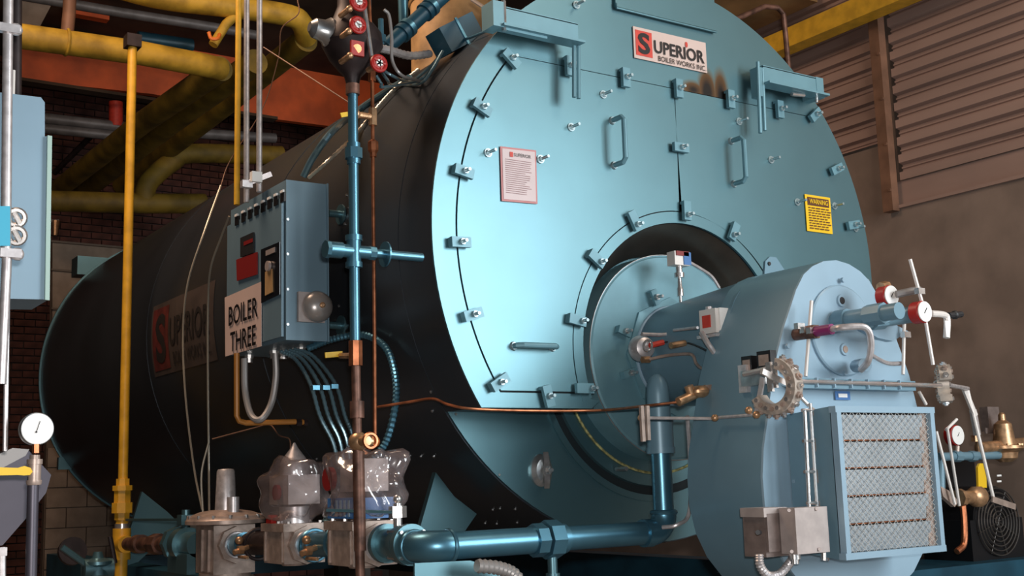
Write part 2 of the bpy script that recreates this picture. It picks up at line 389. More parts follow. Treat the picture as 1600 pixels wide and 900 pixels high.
# front frame sheet: rim ring around the doors, plus the sheet above them
RS, ZT, ZB = 1.146, .752, -.622
RI = RS-.007
a1 = math.asin(ZB/RS); a2 = math.asin(ZT/RS)
def frame_left(sx):
    out = arc(0, 0, R, PI-math.asin(CH/R), PI/2, 60, -.012)            # outer, bottom-left to top
    inn = arc(0, 0, RS, PI-a2, PI-a1, 50, -.012)
    hx = -math.sqrt(.60**2-(ZB-HC[1])**2)+HC[0]; hb = -math.sqrt(HR**2-(CH-HC[1])**2)+HC[0]
    pts = out+[W(0, -.012, ZT)]+inn+[W(hx, -.012, ZB), W(hx+.03, -.012, ZB-.02), W(hb+.02, -.012, CH+.03), W(hb-.02, -.012, CH)]
    if sx < 0: pts = [V((-p.x, p.y, p.z)) for p in pts][::-1]
    return pts
for sx in (1, -1): MB().prism(frame_left(sx), (0, .010, 0)).build('front_frame', M['scorch'], boiler)
ZD = ZT-.004
def door(sx):
    b1 = math.asin((ZB+.008)/RI); b2 = math.asin(ZD/RI); zb = ZB+.008; rh = .629
    out = arc(0, 0, RI, PI-b1, PI-b2, 60, -.014)
    ah = PI-math.asin((zb-HC[1])/rh)
    hole = arc(HC[0], HC[1], rh, PI/2+.0, ah, 40, -.014)
    pts = out+[W(.008, -.014, ZD)]+hole
    if sx < 0: pts = [V((-p.x+.024, p.y, p.z)) for p in pts][::-1]
    return MB().prism(pts, (0, .012, 0)).build('smokebox_door', M['teal'], boiler)
doors = [door(1), door(-1)]
MB().prism(arc(HC[0], HC[1], .624, math.radians(-20), math.radians(200), 80, -.014)+arc(HC[0], HC[1], HR, math.radians(200), math.radians(-20), 80, -.014), (0, .012, 0)).build('opening_ring', M['teal'], boiler)
na = 60; lb = MB(); g0 = [[lb.bm.verts.new(W(HC[0]+r_*math.cos(math.radians(-22+224*i/na)), y_, HC[1]+r_*math.sin(math.radians(-22+224*i/na)))) for i in range(na+1)] for y_, r_ in ((.004, HR-.001), (.19, .462), (.24, .462))]
for q_ in (0, 1):
    for i in range(na): lb.bm.faces.new((g0[q_][i], g0[q_][i+1], g0[q_+1][i+1], g0[q_+1][i]))
lb.build('opening_liner', M['liner'], boiler)
# stack outlet sheet at the top
MB().prism([F(962, 10, -.03), F(1119, 50, -.03), F(1119, 50, -.03)+V((0, 0, .6)), F(962, 10, -.03)+V((0, 0, .6))], (0, .03, 0)).build('breeching_sheet', M['teal'], boiler)
MB().tube([F(962, 5, -.03), F(963, 12, -.03), F(1040, 31, -.03), F(1119, 50, -.03)], .006, smooth=False).build('weld_bead', M['teal'], boiler)
# clamps with stud and nut, laid radially across the seams
def clamp(pos, ang, L=.085, off=0):
    d = V((math.cos(ang), 0, math.sin(ang))); s = V((-d.z, 0, d.x)); y = V((0, -1, 0)); c = V(pos); c.y = -.014
    b = MB(); b.bar(c-d*L/2+y*.022, c+d*L/2+y*.022, .040, .018); b.bar(c+d*(L/2-.012)+y*.008, c+d*L/2+y*.008, .036, .016)
    b.bevel(.003, 1); k = b.build('clamp', M['fitting'], boiler)
    p = c-d*off
    MB().cyl(p, p+y*.068, .007, n=8).hexa(p+y*.030, p+y*.044, .013).build('stud', M['stud'], k)
for px, py in [(787, 84), (742, 164), (712, 266), (706, 379), (726, 495), (770, 603)]:
    p = F(px, py, -.02); a = math.atan2(p.z-Z0, p.x); clamp(W(1.14*math.cos(a), 0, 1.14*math.sin(a)), a)
    if a < PI and px != 787 and py not in (603,):
        aa = PI-a; clamp(W(1.14*math.cos(aa), 0, 1.14*math.sin(aa)), aa)
clamp(W(.90, 0, .755), math.atan2(.755, .9))
for x in (-.585, -.285, .018, .335, .655): clamp(W(x, 0, .745), PI/2)
clamp(W(.012, 0, .472), 0); clamp(F(848, 620), PI/2+.25)
clamp(F(908, 608)+V((-.01, 0, 0)), 0, off=-.03)
for px, py in [(897, 503), (925, 408), (984, 350), (1064, 328), (1135, 372)]:
    p = F(px, py); a = math.atan2(p.z-Z0-HC[1], p.x-HC[0]); rr_ = .628
    clamp(W(HC[0]+rr_*math.cos(a), 0, HC[1]+rr_*math.sin(a)), a, off=.02)
for px, py in [(942, 148), (892, 199), (844, 249), (762, 239), (1154, 190), (1204, 250), (1245, 316), (1303, 322), (1336, 357), (900, 8)]:
    p = F(px, py, -.014); MB().cyl(p, p+V((0, -.06, 0)), .0065, n=8).cyl(p, p+V((0, -.006, 0)), .018, n=14).hexa(p+V((0, -.006, 0)), p+V((0, -.016, 0)), .012).build('door_stud', M['stud'], boiler)
def handle(p1, p2, out=.085, d=None):
    y = V((0, -1, 0)); c = .016
    u_ = (p2-p1).normalized()
    MB().tube([p1, p1+y*(out-c), p1+y*out+u_*c, p2+y*out-u_*c, p2+y*(out-c), p2], .0115, smooth=False, n=10).build('door_handle', M['fitting'], boiler)
    for p_ in (p1, p2): MB().cyl(p_, p_+y*.014, .020, .015, n=12).build('handle_foot', M['stud'], boiler)  # bright discs added for the highlights at the handle ends
handle(F(955, 189, -.01), F(958, 259, -.01)); handle(F(1141, 221, -.01), F(1145, 288, -.01))
handle(F(801, 541, -.01), F(862, 543, -.01), out=.05)
# davit hinge arms
def davit(a, b, h, y=-.10):
    g = []
    bb = MB(); bb.box(((a.x+b.x)/2, y, (a.z+b.z)/2), ((b.x-a.x), .006, h)); bb.box(((a.x+b.x)/2, y-.006, (a.z+b.z)/2-h/2), (b.x-a.x+.01, .075, .010)); bb.box(((a.x+b.x)/2, y+.018, (a.z+b.z)/2+h/2), (b.x-a.x, .042, .008))
    return bb.build('davit_arm', M['fitting'], boiler)
davit(W(-.975, 0, .862), W(-.585, 0, .862), .088); davit(W(.49, 0, .868), W(.885, 0, .868), .088)
MB().box(W(-.995, -.085, .862), (.05, .085, .105)).bevel(.004).build('davit_hinge', M['fitting'], boiler)
MB().cyl(W(-.962, -.115, .80), W(-.962, -.115, .925), .010, n=10).build('hinge_pin', M['steel'], boiler)
MB().box(W(.87, -.03, .868), (.05, .15, .10)).build('davit_hinge', M['fitting'], boiler)
for (a, b) in (((897, 72), (897, 152)), ((904, 72), (904, 154)), ((1184, 97), (1188, 208)), ((1191, 108), (1195, 204))):
    MB().cyl(F(*a, -.10), F(*b, -.10), .009, n=10).build('hanger_rod', M['fitting'], boiler)
MB().box(F(1188, 128, -.10)+V((0, .02, 0)), (.035, .05, .14)).build('hanger_block', M['fitting'], boiler)
MB().box(F(820, 50, -.11), (.2, .03, .03)).build('hanger_block', M['fitting'], boiler)
MB().cyl(F(1237, 147, -.1), F(1256, 149, -.1), .010, n=8).cyl(F(1276, 150, -.1), F(1276, 160, -.1), .008, n=8).build('hinge_bolt', M['chrome'], boiler)
# furnace front below the smokebox
ft = W(HC[0], 0, HC[1])
MB().lathe(W(0, .262, 0), (0, 1, 0), [(-.012, .5), (-.012, R-.006), (.01, R-.006)], 128).build('front_tube_sheet', M['teal'], boiler)
MB().lathe(ft+V((0, .24, 0)), (0, 1, 0), [(0, .60), (0, .628), (.014, .628)], 96, caps=False).build('opening_rim', M['teal'], boiler)
MB().lathe(ft+V((0, .249, 0)), (0, 1, 0), [(.0, .602), (.0, .40)], 96, caps=False).build('channel_floor', M['shellgap'], boiler)
MB().lathe(ft+V((0, .235, 0)), (0, 1, 0), [(.02, .565), (0, .56), (0, .44)], 96, caps=False).build('furnace_flange', M['teal'], boiler)
MB().tube([ft+V((.505*math.cos(a_), .228, .505*math.sin(a_))) for a_ in [math.radians(195+3*i) for i in range(46)]], .006, n=6, smooth=False).build('weld_bead', M['gold'], boiler, label='yellowish weld bead on the furnace flange')
q = F(963, 733, .23); MB().cyl(q, q+V((0, -.07, 0)), .010, n=8).build('stud', M['steel'], boiler)
# handhole cover with yoke and nut
hp = F(843, 735, .25)
hh = MB().lathe(hp, (0, -1, 0), [(0, .05), (.012, .05), (.03, .035), (.036, .01)], 24); 
for v in hh.bm.verts: v.co.z = hp.z+(v.co.z-hp.z)*1.35
hh = hh.build('handhole_cover', M['steel'], boiler, label='oval bright steel handhole cover')
MB().prism([hp+V((.0, -.03, .075)), hp+V((.02, -.03, 0)), hp+V((.0, -.03, -.075)), hp+V((-.008, -.05, 0))], (.012, -.02, 0)).build('yoke', M['steel'], hh)
MB().cyl(hp, hp+V((0, -.09, 0)), .008, n=8).hexa(hp+V((0, -.045, 0)), hp+V((0, -.065, 0)), .019).build('nut', M['chrome'], hh)
# screws of the jacket
for px, py in [(495, 717), (517, 716), (538, 714), (640, 713), (658, 713), (678, 713), (770, 796), (781, 794), (805, 795), (758, 817), (776, 818), (808, 816), (674, 612), (676, 642), (542, 305), (539, 350), (520, 335), (712, 647), (780, 742), (565, 375), (672, 507), (530, 478)]:
    best = None
    for i in range(1200):                                  # walk the sight line to the shell
        p = D(px, py, 3.8+i*.004)
        if math.hypot(p.x, p.z-Z0) < R and p.y > .25: best = p; break
    if best is None: continue
    n_ = V((best.x, 0, best.z-Z0)).normalized(); MB().cyl(best-n_*.004, best+n_*.005, .006, n=8).build('jacket_screw', M['steel'], boiler)
# saddles and skid
def saddle_tri(y, pts): MB().prism([F(a, b_, y) for a, b_ in pts], (0, .03, 0)).build('saddle', M['teal'], boiler)
saddle_tri(.56, ((681, 738), (655, 830), (660, 875), (705, 875), (725, 832), (745, 803), (710, 776)))
saddle_tri(3.5, ((222, 768), (200, 838), (197, 884), (216, 878), (280, 818), (262, 800)))
for sx in (1,):
    for y in (.59, 3.53): MB().prism([W(sx*.95, y, -.75), W(sx*1.15, y, -1.0), W(sx*1.25, y, -1.41), W(sx*.8, y, -1.41), W(sx*.7, y, -1.0)], (0, .03, 0)).build('saddle_web', M['navy'], boiler)
MB().box(W(-1.20, 2.7, -1.52), (.16, 6.4, .22)).build('skid_beam', M['navy'], boiler); MB().box(W(1.20, 3.2, -1.53), (.16, 6.4, .22)).build('skid_beam', M['navy'], boiler)
MB().box(W(0, .3, -1.56), (2.5, .12, .2)).build('skid_crossbeam', M['navy'], boiler); MB().box(W(0, 5.8, -1.56), (2.5, .12, .2)).build('skid_crossbeam', M['navy'], boiler)
for x in (-1.2, 1.2):
    for y in (.4, 3.2, 5.8): MB().box((x, y, .34), (.3, .3, .66)).build('foot_block', M['floor'], boiler)
# nameplate
def sheet(pts, off, mt, par, name): return MB().prism(pts, off).build(name, mt, par)
yN = -.016; ex = V((1, 0, 0)); ez = V((0, 0, 1))
np_ = sheet([W(-.216, yN, .853), W(.214, yN, .855), W(.214, yN, 1.0), W(-.216, yN, .998)], (0, -.004, 0), M['signw'], boiler, 'nameplate')
sheet([W(-.206, yN-.005, .868), W(-.112, yN-.005, .868), W(-.112, yN-.005, .984), W(-.206, yN-.005, .984)], (0, -.001, 0), M['signr'], np_, 'red_square')
yT = yN-.0072
text('S', W(-.160, yT, .926), ex, ez, .098, M['black'], np_, width=.068, bold=.03)
text('UPERIOR', W(.048, yT, .925), ex, ez, .060, M['black'], np_, width=.300, bold=.022)
text('BOILER WORKS INC.', W(.062, yT, .873), ex, ez, .024, M['black'], np_, width=.285, bold=.006)
MB().ball(W(.092, yT, .968), .010, sc=(.8, .1, 1.4)).build('flame_dot', M['signr'], np_)
# placard
pl = sheet([W(-.935, yN-.002, .133), W(-.763, yN-.002, .139), W(-.761, yN-.002, .362), W(-.935, yN-.002, .356)], (0, -.003, 0), M['pink'], boiler, 'instruction_placard')
sheet([W(-.927, yN-.006, .141), W(-.771, yN-.006, .147), W(-.769, yN-.006, .354), W(-.927, yN-.006, .348)], (0, -.001, 0), M['paper'], pl, 'placard_paper')
sheet([W(-.893, yT-.002, .318), W(-.878, yT-.002, .318), W(-.878, yT-.002, .338), W(-.893, yT-.002, .338)], (0, -.001, 0), M['signr'], pl, 'red_square')
text('SUPERIOR', W(-.832, yT-.002, .329), ex, ez, .014, M['black'], pl, width=.082, bold=.01)
b = MB()
for i in range(17):
    L_ = random.uniform(.09, .13); b.box(W(-.915+L_/2, yT-.0015, .306-i*.0085), (L_, .001, .0022))
o = b.build('fine_print', M['greyink'], pl)
# warning label
wl = sheet([W(.803, yN-.002, .172), W(.980, yN-.002, .172), W(.980, yN-.002, .352), W(.803, yN-.002, .352)], (0, -.003, 0), M['warn'], boiler, 'warning_label')
sheet([W(.817, yN-.006, .300), W(.966, yN-.006, .300), W(.966, yN-.006, .340), W(.817, yN-.006, .340)], (0, -.001, 0), M['wink'], wl, 'label_header')
text('WARNING', W(.8915, yT-.002, .320), ex, ez, .024, M['warn'], wl, width=.128, bold=.012)
b = MB()
for i in range(9):
    x = .82
    while x < .95:
        L_ = random.uniform(.012, .03); b.box(W(x+L_/2, yT-.0015, .288-i*.0125), (L_, .001, .005)); x += L_+.007
b.build('fine_print', M['wink'], wl)
# faded sign on the shell side
def onshell(y, zc, r=R+.006):
    return lambda uu, vv: W(-r*math.cos((zc+vv)/r), y-uu, r*math.sin((zc+vv)/r))
def shellpatch(y0, y1, z0, z1, r, mt, name, par):
    b = MB(); nn = 10; b.rings([[onshell(0, z0+(z1-z0)*i/nn, rr_)(-y, 0) for i in list(range(nn+1))] for y, rr_ in ((y0, r), (y1, r))], caps=False)
    b2 = MB(); g = [[b2.bm.verts.new(onshell(0, z0+(z1-z0)*i/nn, r)(-y, 0)) for i in range(nn+1)] for y in (y0, y1)]
    for i in range(nn): b2.bm.faces.new((g[0][i], g[0][i+1], g[1][i+1], g[1][i]))
    b.bm.free(); return b2.build(name, mt, par)
fs = shellpatch(3.46, 2.36, -.27, .17, R+.002, M['fshell'], 'shell_sign', boiler); fs['label'] = 'faded brown maker sign on the shell side'
shellpatch(3.43, 3.13, -.24, .14, R+.004, M['fshellr'], 'red_square', fs)
text('S', None, (0, -1, 0), (0, 0, 1), .30, M['fink'], fs, width=.19, wrap=onshell(3.27, -.05), bold=.03)
text('UPERIOR', None, (0, -1, 0), (0, 0, 1), .17, M['fink'], fs, width=.68, wrap=onshell(2.76, -.03), bold=.02)
text('BOILER WORKS INC.', None, (0, -1, 0), (0, 0, 1), .075, M['fink'], fs, width=.64, wrap=onshell(2.74, -.19), bold=.004)

# ================================================================== THE BURNER
burner = thing('burner', 'light blue gas burner bolted into the boiler front, with louvred air intake', 'burner', (.02, -.5, .6))
yM = .10
MB().lathe(ft+V((0, yM, 0)), (0, 1, 0), [(.0, .20), (0, .440), (.006, .446), (.006, .452), (.15, .452)], 96).build('mounting_plate', M['fitting'], burner)
MB().torus(ft+V((0, yM+.004, 0)), (0, 1, 0), .452, .0025, 96, 6).build('plate_rim', M['steel'], burner)
MB().lathe(ft+V((0, yM, 0)), (0, -1, 0), [(0, .262), (.010, .262), (.010, .258), (.016, .240), (.016, .20)], 8).build('flange_plate', M['fitting'], burner)
for px, py in [(1018, 466), (970, 519), (978, 584)]:
    p = F(px, py, yM); a = math.atan2(p.z-Z0-HC[1], p.x-HC[0]); d = V((math.cos(a), 0, math.sin(a))); y = V((0, -1, 0))
    k = MB().bar(p-d*.035+y*.025, p+d*.035+y*.025, .032, .014).bar(p+d*.028+y*.012, p+d*.034+y*.012, .032, .02).bevel(.003, 1).build('clamp', M['fitting'], burner)
    MB().cyl(p, p+y*.075, .007, n=8).hexa(p+y*.032, p+y*.046, .014).build('stud', M['steel'], k)
MB().lathe(ft+V((0, yM-.01, 0)), (0, -1, 0), [(0, .20), (.02, .215), (.12, .226), (.58, .262), (.62, .268)], 64).build('blast_tube', M['blue'], burner)
MB().torus(ft+V((0, yM-.018, 0)), (0, 1, 0), .215, .008, 64, 8).build('tube_collar', M['bluepale'], burner)
# scroll housing, same outline front and back
half = [(.0, -.172), (.07, -.182), (.13, -.205), (.18, -.24), (.225, -.30), (.262, -.37), (.30, -.44), (.335, -.52), (.367, -.60), (.388, -.68), (.41, -.77), (.438, -.87), (.452, -.97), (.450, -1.07), (.425, -1.17), (.375, -1.26), (.30, -1.34), (.20, -1.40), (.10, -1.43), (0, -1.44)]
def scroll(y, k=1, dz=0): return [W(HC[0]-x*k, y, z) for x, z in half]+[W(HC[0]+x*k, y, z) for x, z in half[-2:0:-1]]
MB().prism(scroll(-.46, 1.0), (0, -.38, 0)).build('fan_housing', M['blue'], burner)
MB().prism(scroll(-.842, 1.012), (0, -.010, 0)).build('housing_face', M['bluepale'], burner, label='pale blue flat front face')
MB().lathe(ft+V((0, -.852, 0)), (0, -1, 0), [(0, .172), (.008, .172), (.012, .166), (.012, 0)], 48).build('cover_plate', M['bluepale'], burner)
for px, py, mt_ in [(1314, 470, 'rubber'), (1319, 546, 'alu')]:
    p = F(px, py, -.865); k = MB().lathe(p, (0, -1, 0), [(0, .024), (.006, .022)], 18).build('port_ring', M['bluepale'], burner); MB().lathe(p+V((0, -.006, 0)), (0, -1, 0), [(0, .014), (.002, .013)], 14).build('sight_port', M[mt_], burner)
for px, py in [(1315, 438), (1229, 541), (1225, 580), (1240, 752), (1245, 755), (1318, 583)]:
    p = F(px, py, -.86); MB().hexa(p, p+V((0, -.012, 0)), .010).build('housing_bolt', M['bluepale'], burner)
p = F(1200, 412, -.35); MB().prism([F(1196, 408, -.35), F(1203, 401, -.35), F(1213, 402, -.35), F(1230, 428, -.35), F(1194, 434, -.35)], (0, .012, 0)).build('lifting_lug', M['blue'], burner)
MB().lathe(F(1202, 412, -.352), (0, -1, 0), [(0, .009), (.003, .008)], 14).build('lug_hole', M['rubber'], burner)
# intake box
yf_ = -1.055; xl, xr, zt_, zb_ = F(1307, 640, yf_-.027).x, F(1459, 640, yf_-.027).x, F(1307, 634, yf_-.027).z-Z0, F(1320, 876, yf_-.027).z-Z0
MB().prism([W(xl, -.855, -.755), W(xl, yf_, zt_), W(xl, yf_, zb_), W(xl, -.855, zb_+.02)], (xr-xl, 0, 0)).build('intake_box', M['blue'], burner)
fw = .022
mb = MB(); 
mb.box(W((xl+xr)/2, yf_-.012, zt_-fw/2), (xr-xl+.01, .03, fw)); mb.box(W((xl+xr)/2, yf_-.012, zb_+fw/2), (xr-xl+.01, .03, fw)); mb.box(W(xl+fw/2, yf_-.012, (zt_+zb_)/2), (fw, .03, zt_-zb_-2*fw)); mb.box(W(xr-fw/2, yf_-.012, (zt_+zb_)/2), (fw, .03, zt_-zb_-2*fw))
lf = mb.build('louvre_frame', M['bluepale'], burner)
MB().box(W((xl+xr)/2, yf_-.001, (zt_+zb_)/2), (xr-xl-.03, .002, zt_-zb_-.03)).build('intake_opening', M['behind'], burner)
nb = 5; hb_ = (zt_-zb_-2*fw)/nb
for i in range(nb):
    zc_ = zt_-fw-hb_*(i+.5); MB().box(W((xl+xr)/2-.012, yf_-.006, zc_-.002), (xr-xl-.075, .004, hb_-.009), Matrix.Rotation(math.radians(4), 3, 'X')).build('damper_blade', M['vane'], burner)
    if i: MB().box(W((xl+xr)/2-.01, yf_-.0085, zt_-fw-hb_*i), (xr-xl-.10, .002, .003)).build('blade_seal', M['copper'], burner)
MB().box(W(xr-fw-.022, yf_-.006, (zt_+zb_)/2), (.040, .004, zt_-zb_-2*fw)).build('side_strip', M['alu'], burner)
mb = MB(); ex0, ex1, ez0, ez1 = xl+fw, xr-fw, zb_+fw, zt_-fw; st = .034; sl = 1.25
def clipseg(x0, z0, dx, dz):
    t0, t1 = 0, 9
    for (o_, d_, lo, hi) in ((x0, dx, ex0, ex1), (z0, dz, ez0, ez1)):
        a, c = (lo-o_)/d_, (hi-o_)/d_
        t0 = max(t0, min(a, c)); t1 = min(t1, max(a, c))
    return (t0, t1) if t1 > t0+1e-4 else None
k = -40
while k < 60:
    for sgn in (1, -1):
        x0 = ex0+k*st; z0 = ez0 if sgn > 0 else ez1
        cs = clipseg(x0, z0, .55, .45*sgn)
        if cs:
            a, c = cs; mb.bar(W(x0+.55*a, yf_-.016, z0+.45*sgn*a), W(x0+.55*c, yf_-.016, z0+.45*sgn*c), .0019, .0015)
    k += 1
mb.build('expanded_mesh', M['mesh'], lf)['kind'] = 'stuff'
sq = MB().prism([W(-.08, -.858, -.690), W(.0, -.858, -.690), W(.0, -.858, -.722), W(-.08, -.858, -.722)], (0, -.002, 0)).build('caution_label', M['bluebox'], burner, label='small purple and white label over the intake')
sq.location += F(1317, 618, -.86)-W(-.04, -.86, -.706)
o = MB().box(F(1317, 618, -.863), (.048, .001, .014)).build('label_text', M['white'], sq)
# cross shaft with end cams and linkage
sa, sb = F(1225, 600, -.93), F(1462, 598, -.93); sb.z = sa.z = (sa.z+sb.z)/2
MB().box((HC[0]+.0, -.90, sa.z-.004), (.62, .05, .036)).bevel(.004).build('shaft_bracket', M['blue'], burner)
for i in range(6): MB().box((-.22+.09*i, -.93, sa.z-.002), (.005, .012, .034)).build('bracket_rib', M['bluepale'], burner)
MB().cyl(sa+V((-.06, 0, 0)), sb+V((.03, 0, 0)), .009, n=10).build('cross_shaft', M['chrome'], burner)
def cam_ring(c, nrm, R_, a0, a1, n=13, name='fuel_cam'):
    nrm = nrm.normalized(); x, y, _ = frame(nrm)
    pts = lambda rr_, o_: [c+nrm*o_+(x*math.cos(a0+(a1-a0)*i/24)+y*math.sin(a0+(a1-a0)*i/24))*rr_ for i in range(25)]
    cmb = MB().prism(pts(R_, 0)+pts(R_*.62, 0)[::-1], nrm*.045).build(name, mat('pale_cast_cam', (.50, .43, .37), .4, .4, .2, 20), burner)
    for i in range(n):
        a = a0+(a1-a0)*(i+.5)/n; e = x*math.cos(a)+y*math.sin(a)
        MB().cyl(c+nrm*.022+e*R_*.8, c+nrm*.022+e*R_*1.16, .007, n=6).hexa(c+nrm*.022+e*R_*1.0, c+nrm*.022+e*R_*1.09, .013).cyl(c-nrm*.006+e*R_*.8, c+nrm*.052+e*R_*.8, .008, n=8).build('adjusting_screw', M['alu'] if i % 2 else M['chrome'], cmb)
    return cmb
cam_ring(F(1218, 604, -.93), V((-1, -.12, 0)), .098, -2.7, 1.35)
cam_ring(F(1466, 600, -.93), V((1, -1.1, 0)), .075, -2.0, 3.0, 11)
MB().bar(F(1230, 600, -.95), F(1190, 580, -.95), .02, .012).build('cam_follower', M['chrome'], burner)
# left side control bracket
xs_ = -.41
def G(px, py, x=xs_): return S(px, py, 0, x)
H = lambda px, py, x=-.40: S(px, py, 0, x)
c = H(1184, 590, -.385); MB().box(c, (.05, .12, .055)).bevel(.004).build('lever_bracket', M['steel'], burner)
MB().box(H(1163, 592, -.372), (.02, .04, .10)).build('bracket_plate', M['galv'], burner)
MB().cyl(H(1163, 585, -.42), H(1212, 574, -.42), .011, n=8).build('pivot_bolt', M['chrome'], burner)
MB().bar(H(1201, 566, -.43), H(1205, 612, -.43), .022, .012, side=V((-1, 0, 0))).bar(H(1210, 570, -.43), H(1213, 606, -.43), .012, .012, side=V((-1, 0, 0))).build('lever', M['chrome'], burner)
MB().bar(H(1192, 590, -.43), H(1182, 648, -.43), .020, .007, side=V((-1, 0, 0))).build('lever_arm', M['galv'], burner)
MB().cyl(F(1000, 653, -.45), H(1115, 654, -.42), .006, n=8).cyl(H(1115, 653, -.42), H(1180, 648, -.43), .006, n=8).build('control_rod', M['galv'], burner)
for q in (H(1117, 653, -.43), H(1170, 641, -.43), H(1182, 648, -.44), F(1002, 653, -.45)): MB().ball(q, .014).build('rod_end', M['brass'], burner)
for q, s_ in (((1171, 570), (.050, .062)), ((1198, 562), (.066, .062))):
    c = H(*q, -.352); k = MB().box(c, (.03, s_[0], s_[1])).build('data_plate', M['black'], burner); MB().box(c+V((-.016, 0, -.002)), (.002, s_[0]*.72, s_[1]*.62)).build('plate_print', M['alu'], k)
# ignition transformer
tq = F(1118, 500, -.50)+V((.05, .045, 0))
t_ = MB().box(tq, (.10, .09, .095)).bevel(.005).build('ignition_transformer', M['whitemet'], burner, label='small white enclosure with a red label')
MB().box(tq+V((.0, -.048, .0)), (.065, .008, .098)).build('enclosure_cover', M['white'], t_)
MB().box(tq+V((-.052, .004, 0)), (.003, .045, .048)).build('red_label', M['signr'], t_)
MB().box(tq+V((0, .0, -.058)), (.12, .11, .012)).build('mounting_strap', M['galv'], t_)
MB().cyl(tq+V((-.02, .02, .047)), tq+V((-.02, .02, .062)), .014, n=12).build('enclosure_knob', M['galv'], t_)
# flame scanner
sp = F(1060, 405, -.06)
s_ = MB().box(sp, (.085, .05, .06)).bevel(.003).build('pressure_switch', M['whitemet'], burner, label='small white and blue switch box above the tube')
MB().box(sp+V((.026, -.027, 0)), (.04, .006, .055)).build('blue_cover', M['bluebox'], s_); MB().box(sp+V((.0, -.027, .02)), (.07, .006, .02)).build('red_label', M['redplate'], s_)
MB().lathe(sp+V((0, 0, -.03)), (0, 0, -1), [(0, .014), (.03, .014), (.03, .022), (.05, .022), (.05, .008), (.09, .010), (.10, .014), (.13, .014), (.13, .007), (.17, .007)], 12).build('switch_stem', M['chrome'], s_)
MB().tube([sp+V((.04, 0, 0)), F(1095, 420, -.05), F(1112, 432, -.05), F(1124, 450, -.06)], .007).build('switch_conduit', M['galv'], s_)
# pilot end cap, tubes on the tube flank
gl = lambda px, py, o=.0: F(px, py, -.12-o)
MB().lathe(F(1000, 545, -.03), (-.2, -1, 0), [(0, .055), (.02, .055), (.05, .042), (.06, .02)], 24).build('pilot_head', M['galv'], burner)
MB().tube([gl(1003, 522), gl(1035, 523), gl(1048, 520)], .008).build('sensing_tube', M['galv'], burner); MB().cyl(gl(1044, 520), gl(1053, 518), .012, n=8).build('tube_fitting', M['copper'], burner)
MB().cyl(F(1053, 516, -.25), F(1090, 512, -.45), .006, n=8).build('sensing_tube', M['galv'], burner)
MB().cyl(gl(1016, 540), gl(1036, 535), .012, n=8).build('pilot_nut', M['signr'], burner)
MB().torus(gl(1012, 540, .03), (0, 1, .2), .022, .005, 20, 6).build('pilot_ring', M['chrome'], burner)
MB().tube([gl(1034, 535), gl(1060, 534, .06), gl(1082, 538, .2), gl(1105, 548, .34)], .004).build('ignition_cable', M['rubber'], burner)
MB().cyl(F(1048, 540, -.26), F(1070, 536, -.26), .013, n=8).build('cable_gland', M['brass'], burner)
MB().tube([gl(1008, 563), gl(1040, 556, .05), gl(1072, 553, .15), gl(1083, 556, .2), gl(1088, 568, .22), gl(1098, 576, .28), gl(1118, 575, .35)], .0065).build('pilot_gas_tube', M['alu'], burner)
MB().hexa(gl(1004, 562), gl(1014, 562), .015).build('tube_fitting', M['brass'], burner); MB().cyl(F(1108, 576, -.48), F(1121, 574, -.48), .012, n=8).build('tube_fitting', M['copper'], burner)
MB().tube([F(1096, 520, -.45), F(1108, 540, -.5), F(1124, 562, -.5)], .011).build('flex_conduit', M['galv'], burner)
# gas pipes out of the cover plate
q0 = F(1302, 502, -.86)
def outp(q, d, px=None): return q+V((0, -d, 0))
MB().cyl(q0, outp(q0, .30), .030, n=20).cyl(outp(q0, .02), outp(q0, .07), .038, n=20).build('oil_pipe', M['blue'], burner)
MB().cyl(outp(q0, .16), outp(q0, .235), .039, n=8).build('pipe_coupling', M['blue'], burner)
q1 = F(1243, 523, -.86)
MB().cyl(q1, outp(q1, .07), .022, n=16).hexa(outp(q1, .06), outp(q1, .10), .027).build('pilot_pipe', M['brownpipe'], burner)
MB().cyl(outp(q1, .10), outp(q1, .17), .019, n=14).build('taped_nipple', M['purple'], burner)
qq = outp(q1, .17)
MB().tube([qq, outp(q1, .22), F(1352, 512, -1.12), F(1361, 535, -1.12), F(1357, 563, -1.10), F(1345, 578, -1.05)], .012, n=10).build('flexible_tube', M['galv'], burner)
MB().cyl(F(1338, 572, -.9), F(1352, 570, -1.02), .024, n=14).build('tube_elbow', M['bluepale'], burner)
MB().tube([F(1358, 553, -1.08), F(1385, 567, -1.0), F(1410, 568, -.98)], .008).build('sensing_tube', M['galv'], burner)
# threaded rods beside the cover
for a, c, y in (((1268, 470), (1259, 588), -.92), ((1413, 506), (1411, 585), -1.0), ((1422, 405), (1446, 492), -1.12), ((1446, 500), (1458, 570), -1.12)):
    k = MB().cyl(F(*a, y), F(*c, y), .0065, n=8).build('linkage_rod', M['whitemet'], burner)
for a, y in (((1249, 510), -.90), ((1258, 516), -.92), ((1268, 517), -.95), ((1415, 523), -1.0), ((1437, 455), -1.12)):
    MB().box(F(*a, y), (.035, .02, .022)).bevel(.004).build('rod_clevis', M['chrome'], burner)
MB().prism([F(1345, 512, -.98), F(1395, 505, -.98), F(1420, 518, -.98), F(1395, 533, -.98), F(1372, 528, -.98)], (0, .03, 0)).build('support_plate', M['bluepale'], burner)
# linkages right of the intake
MB().cyl(F(1480, 668, -.75), F(1499, 790, -.70), .006, n=8).build('linkage_rod', M['whitemet'], burner)
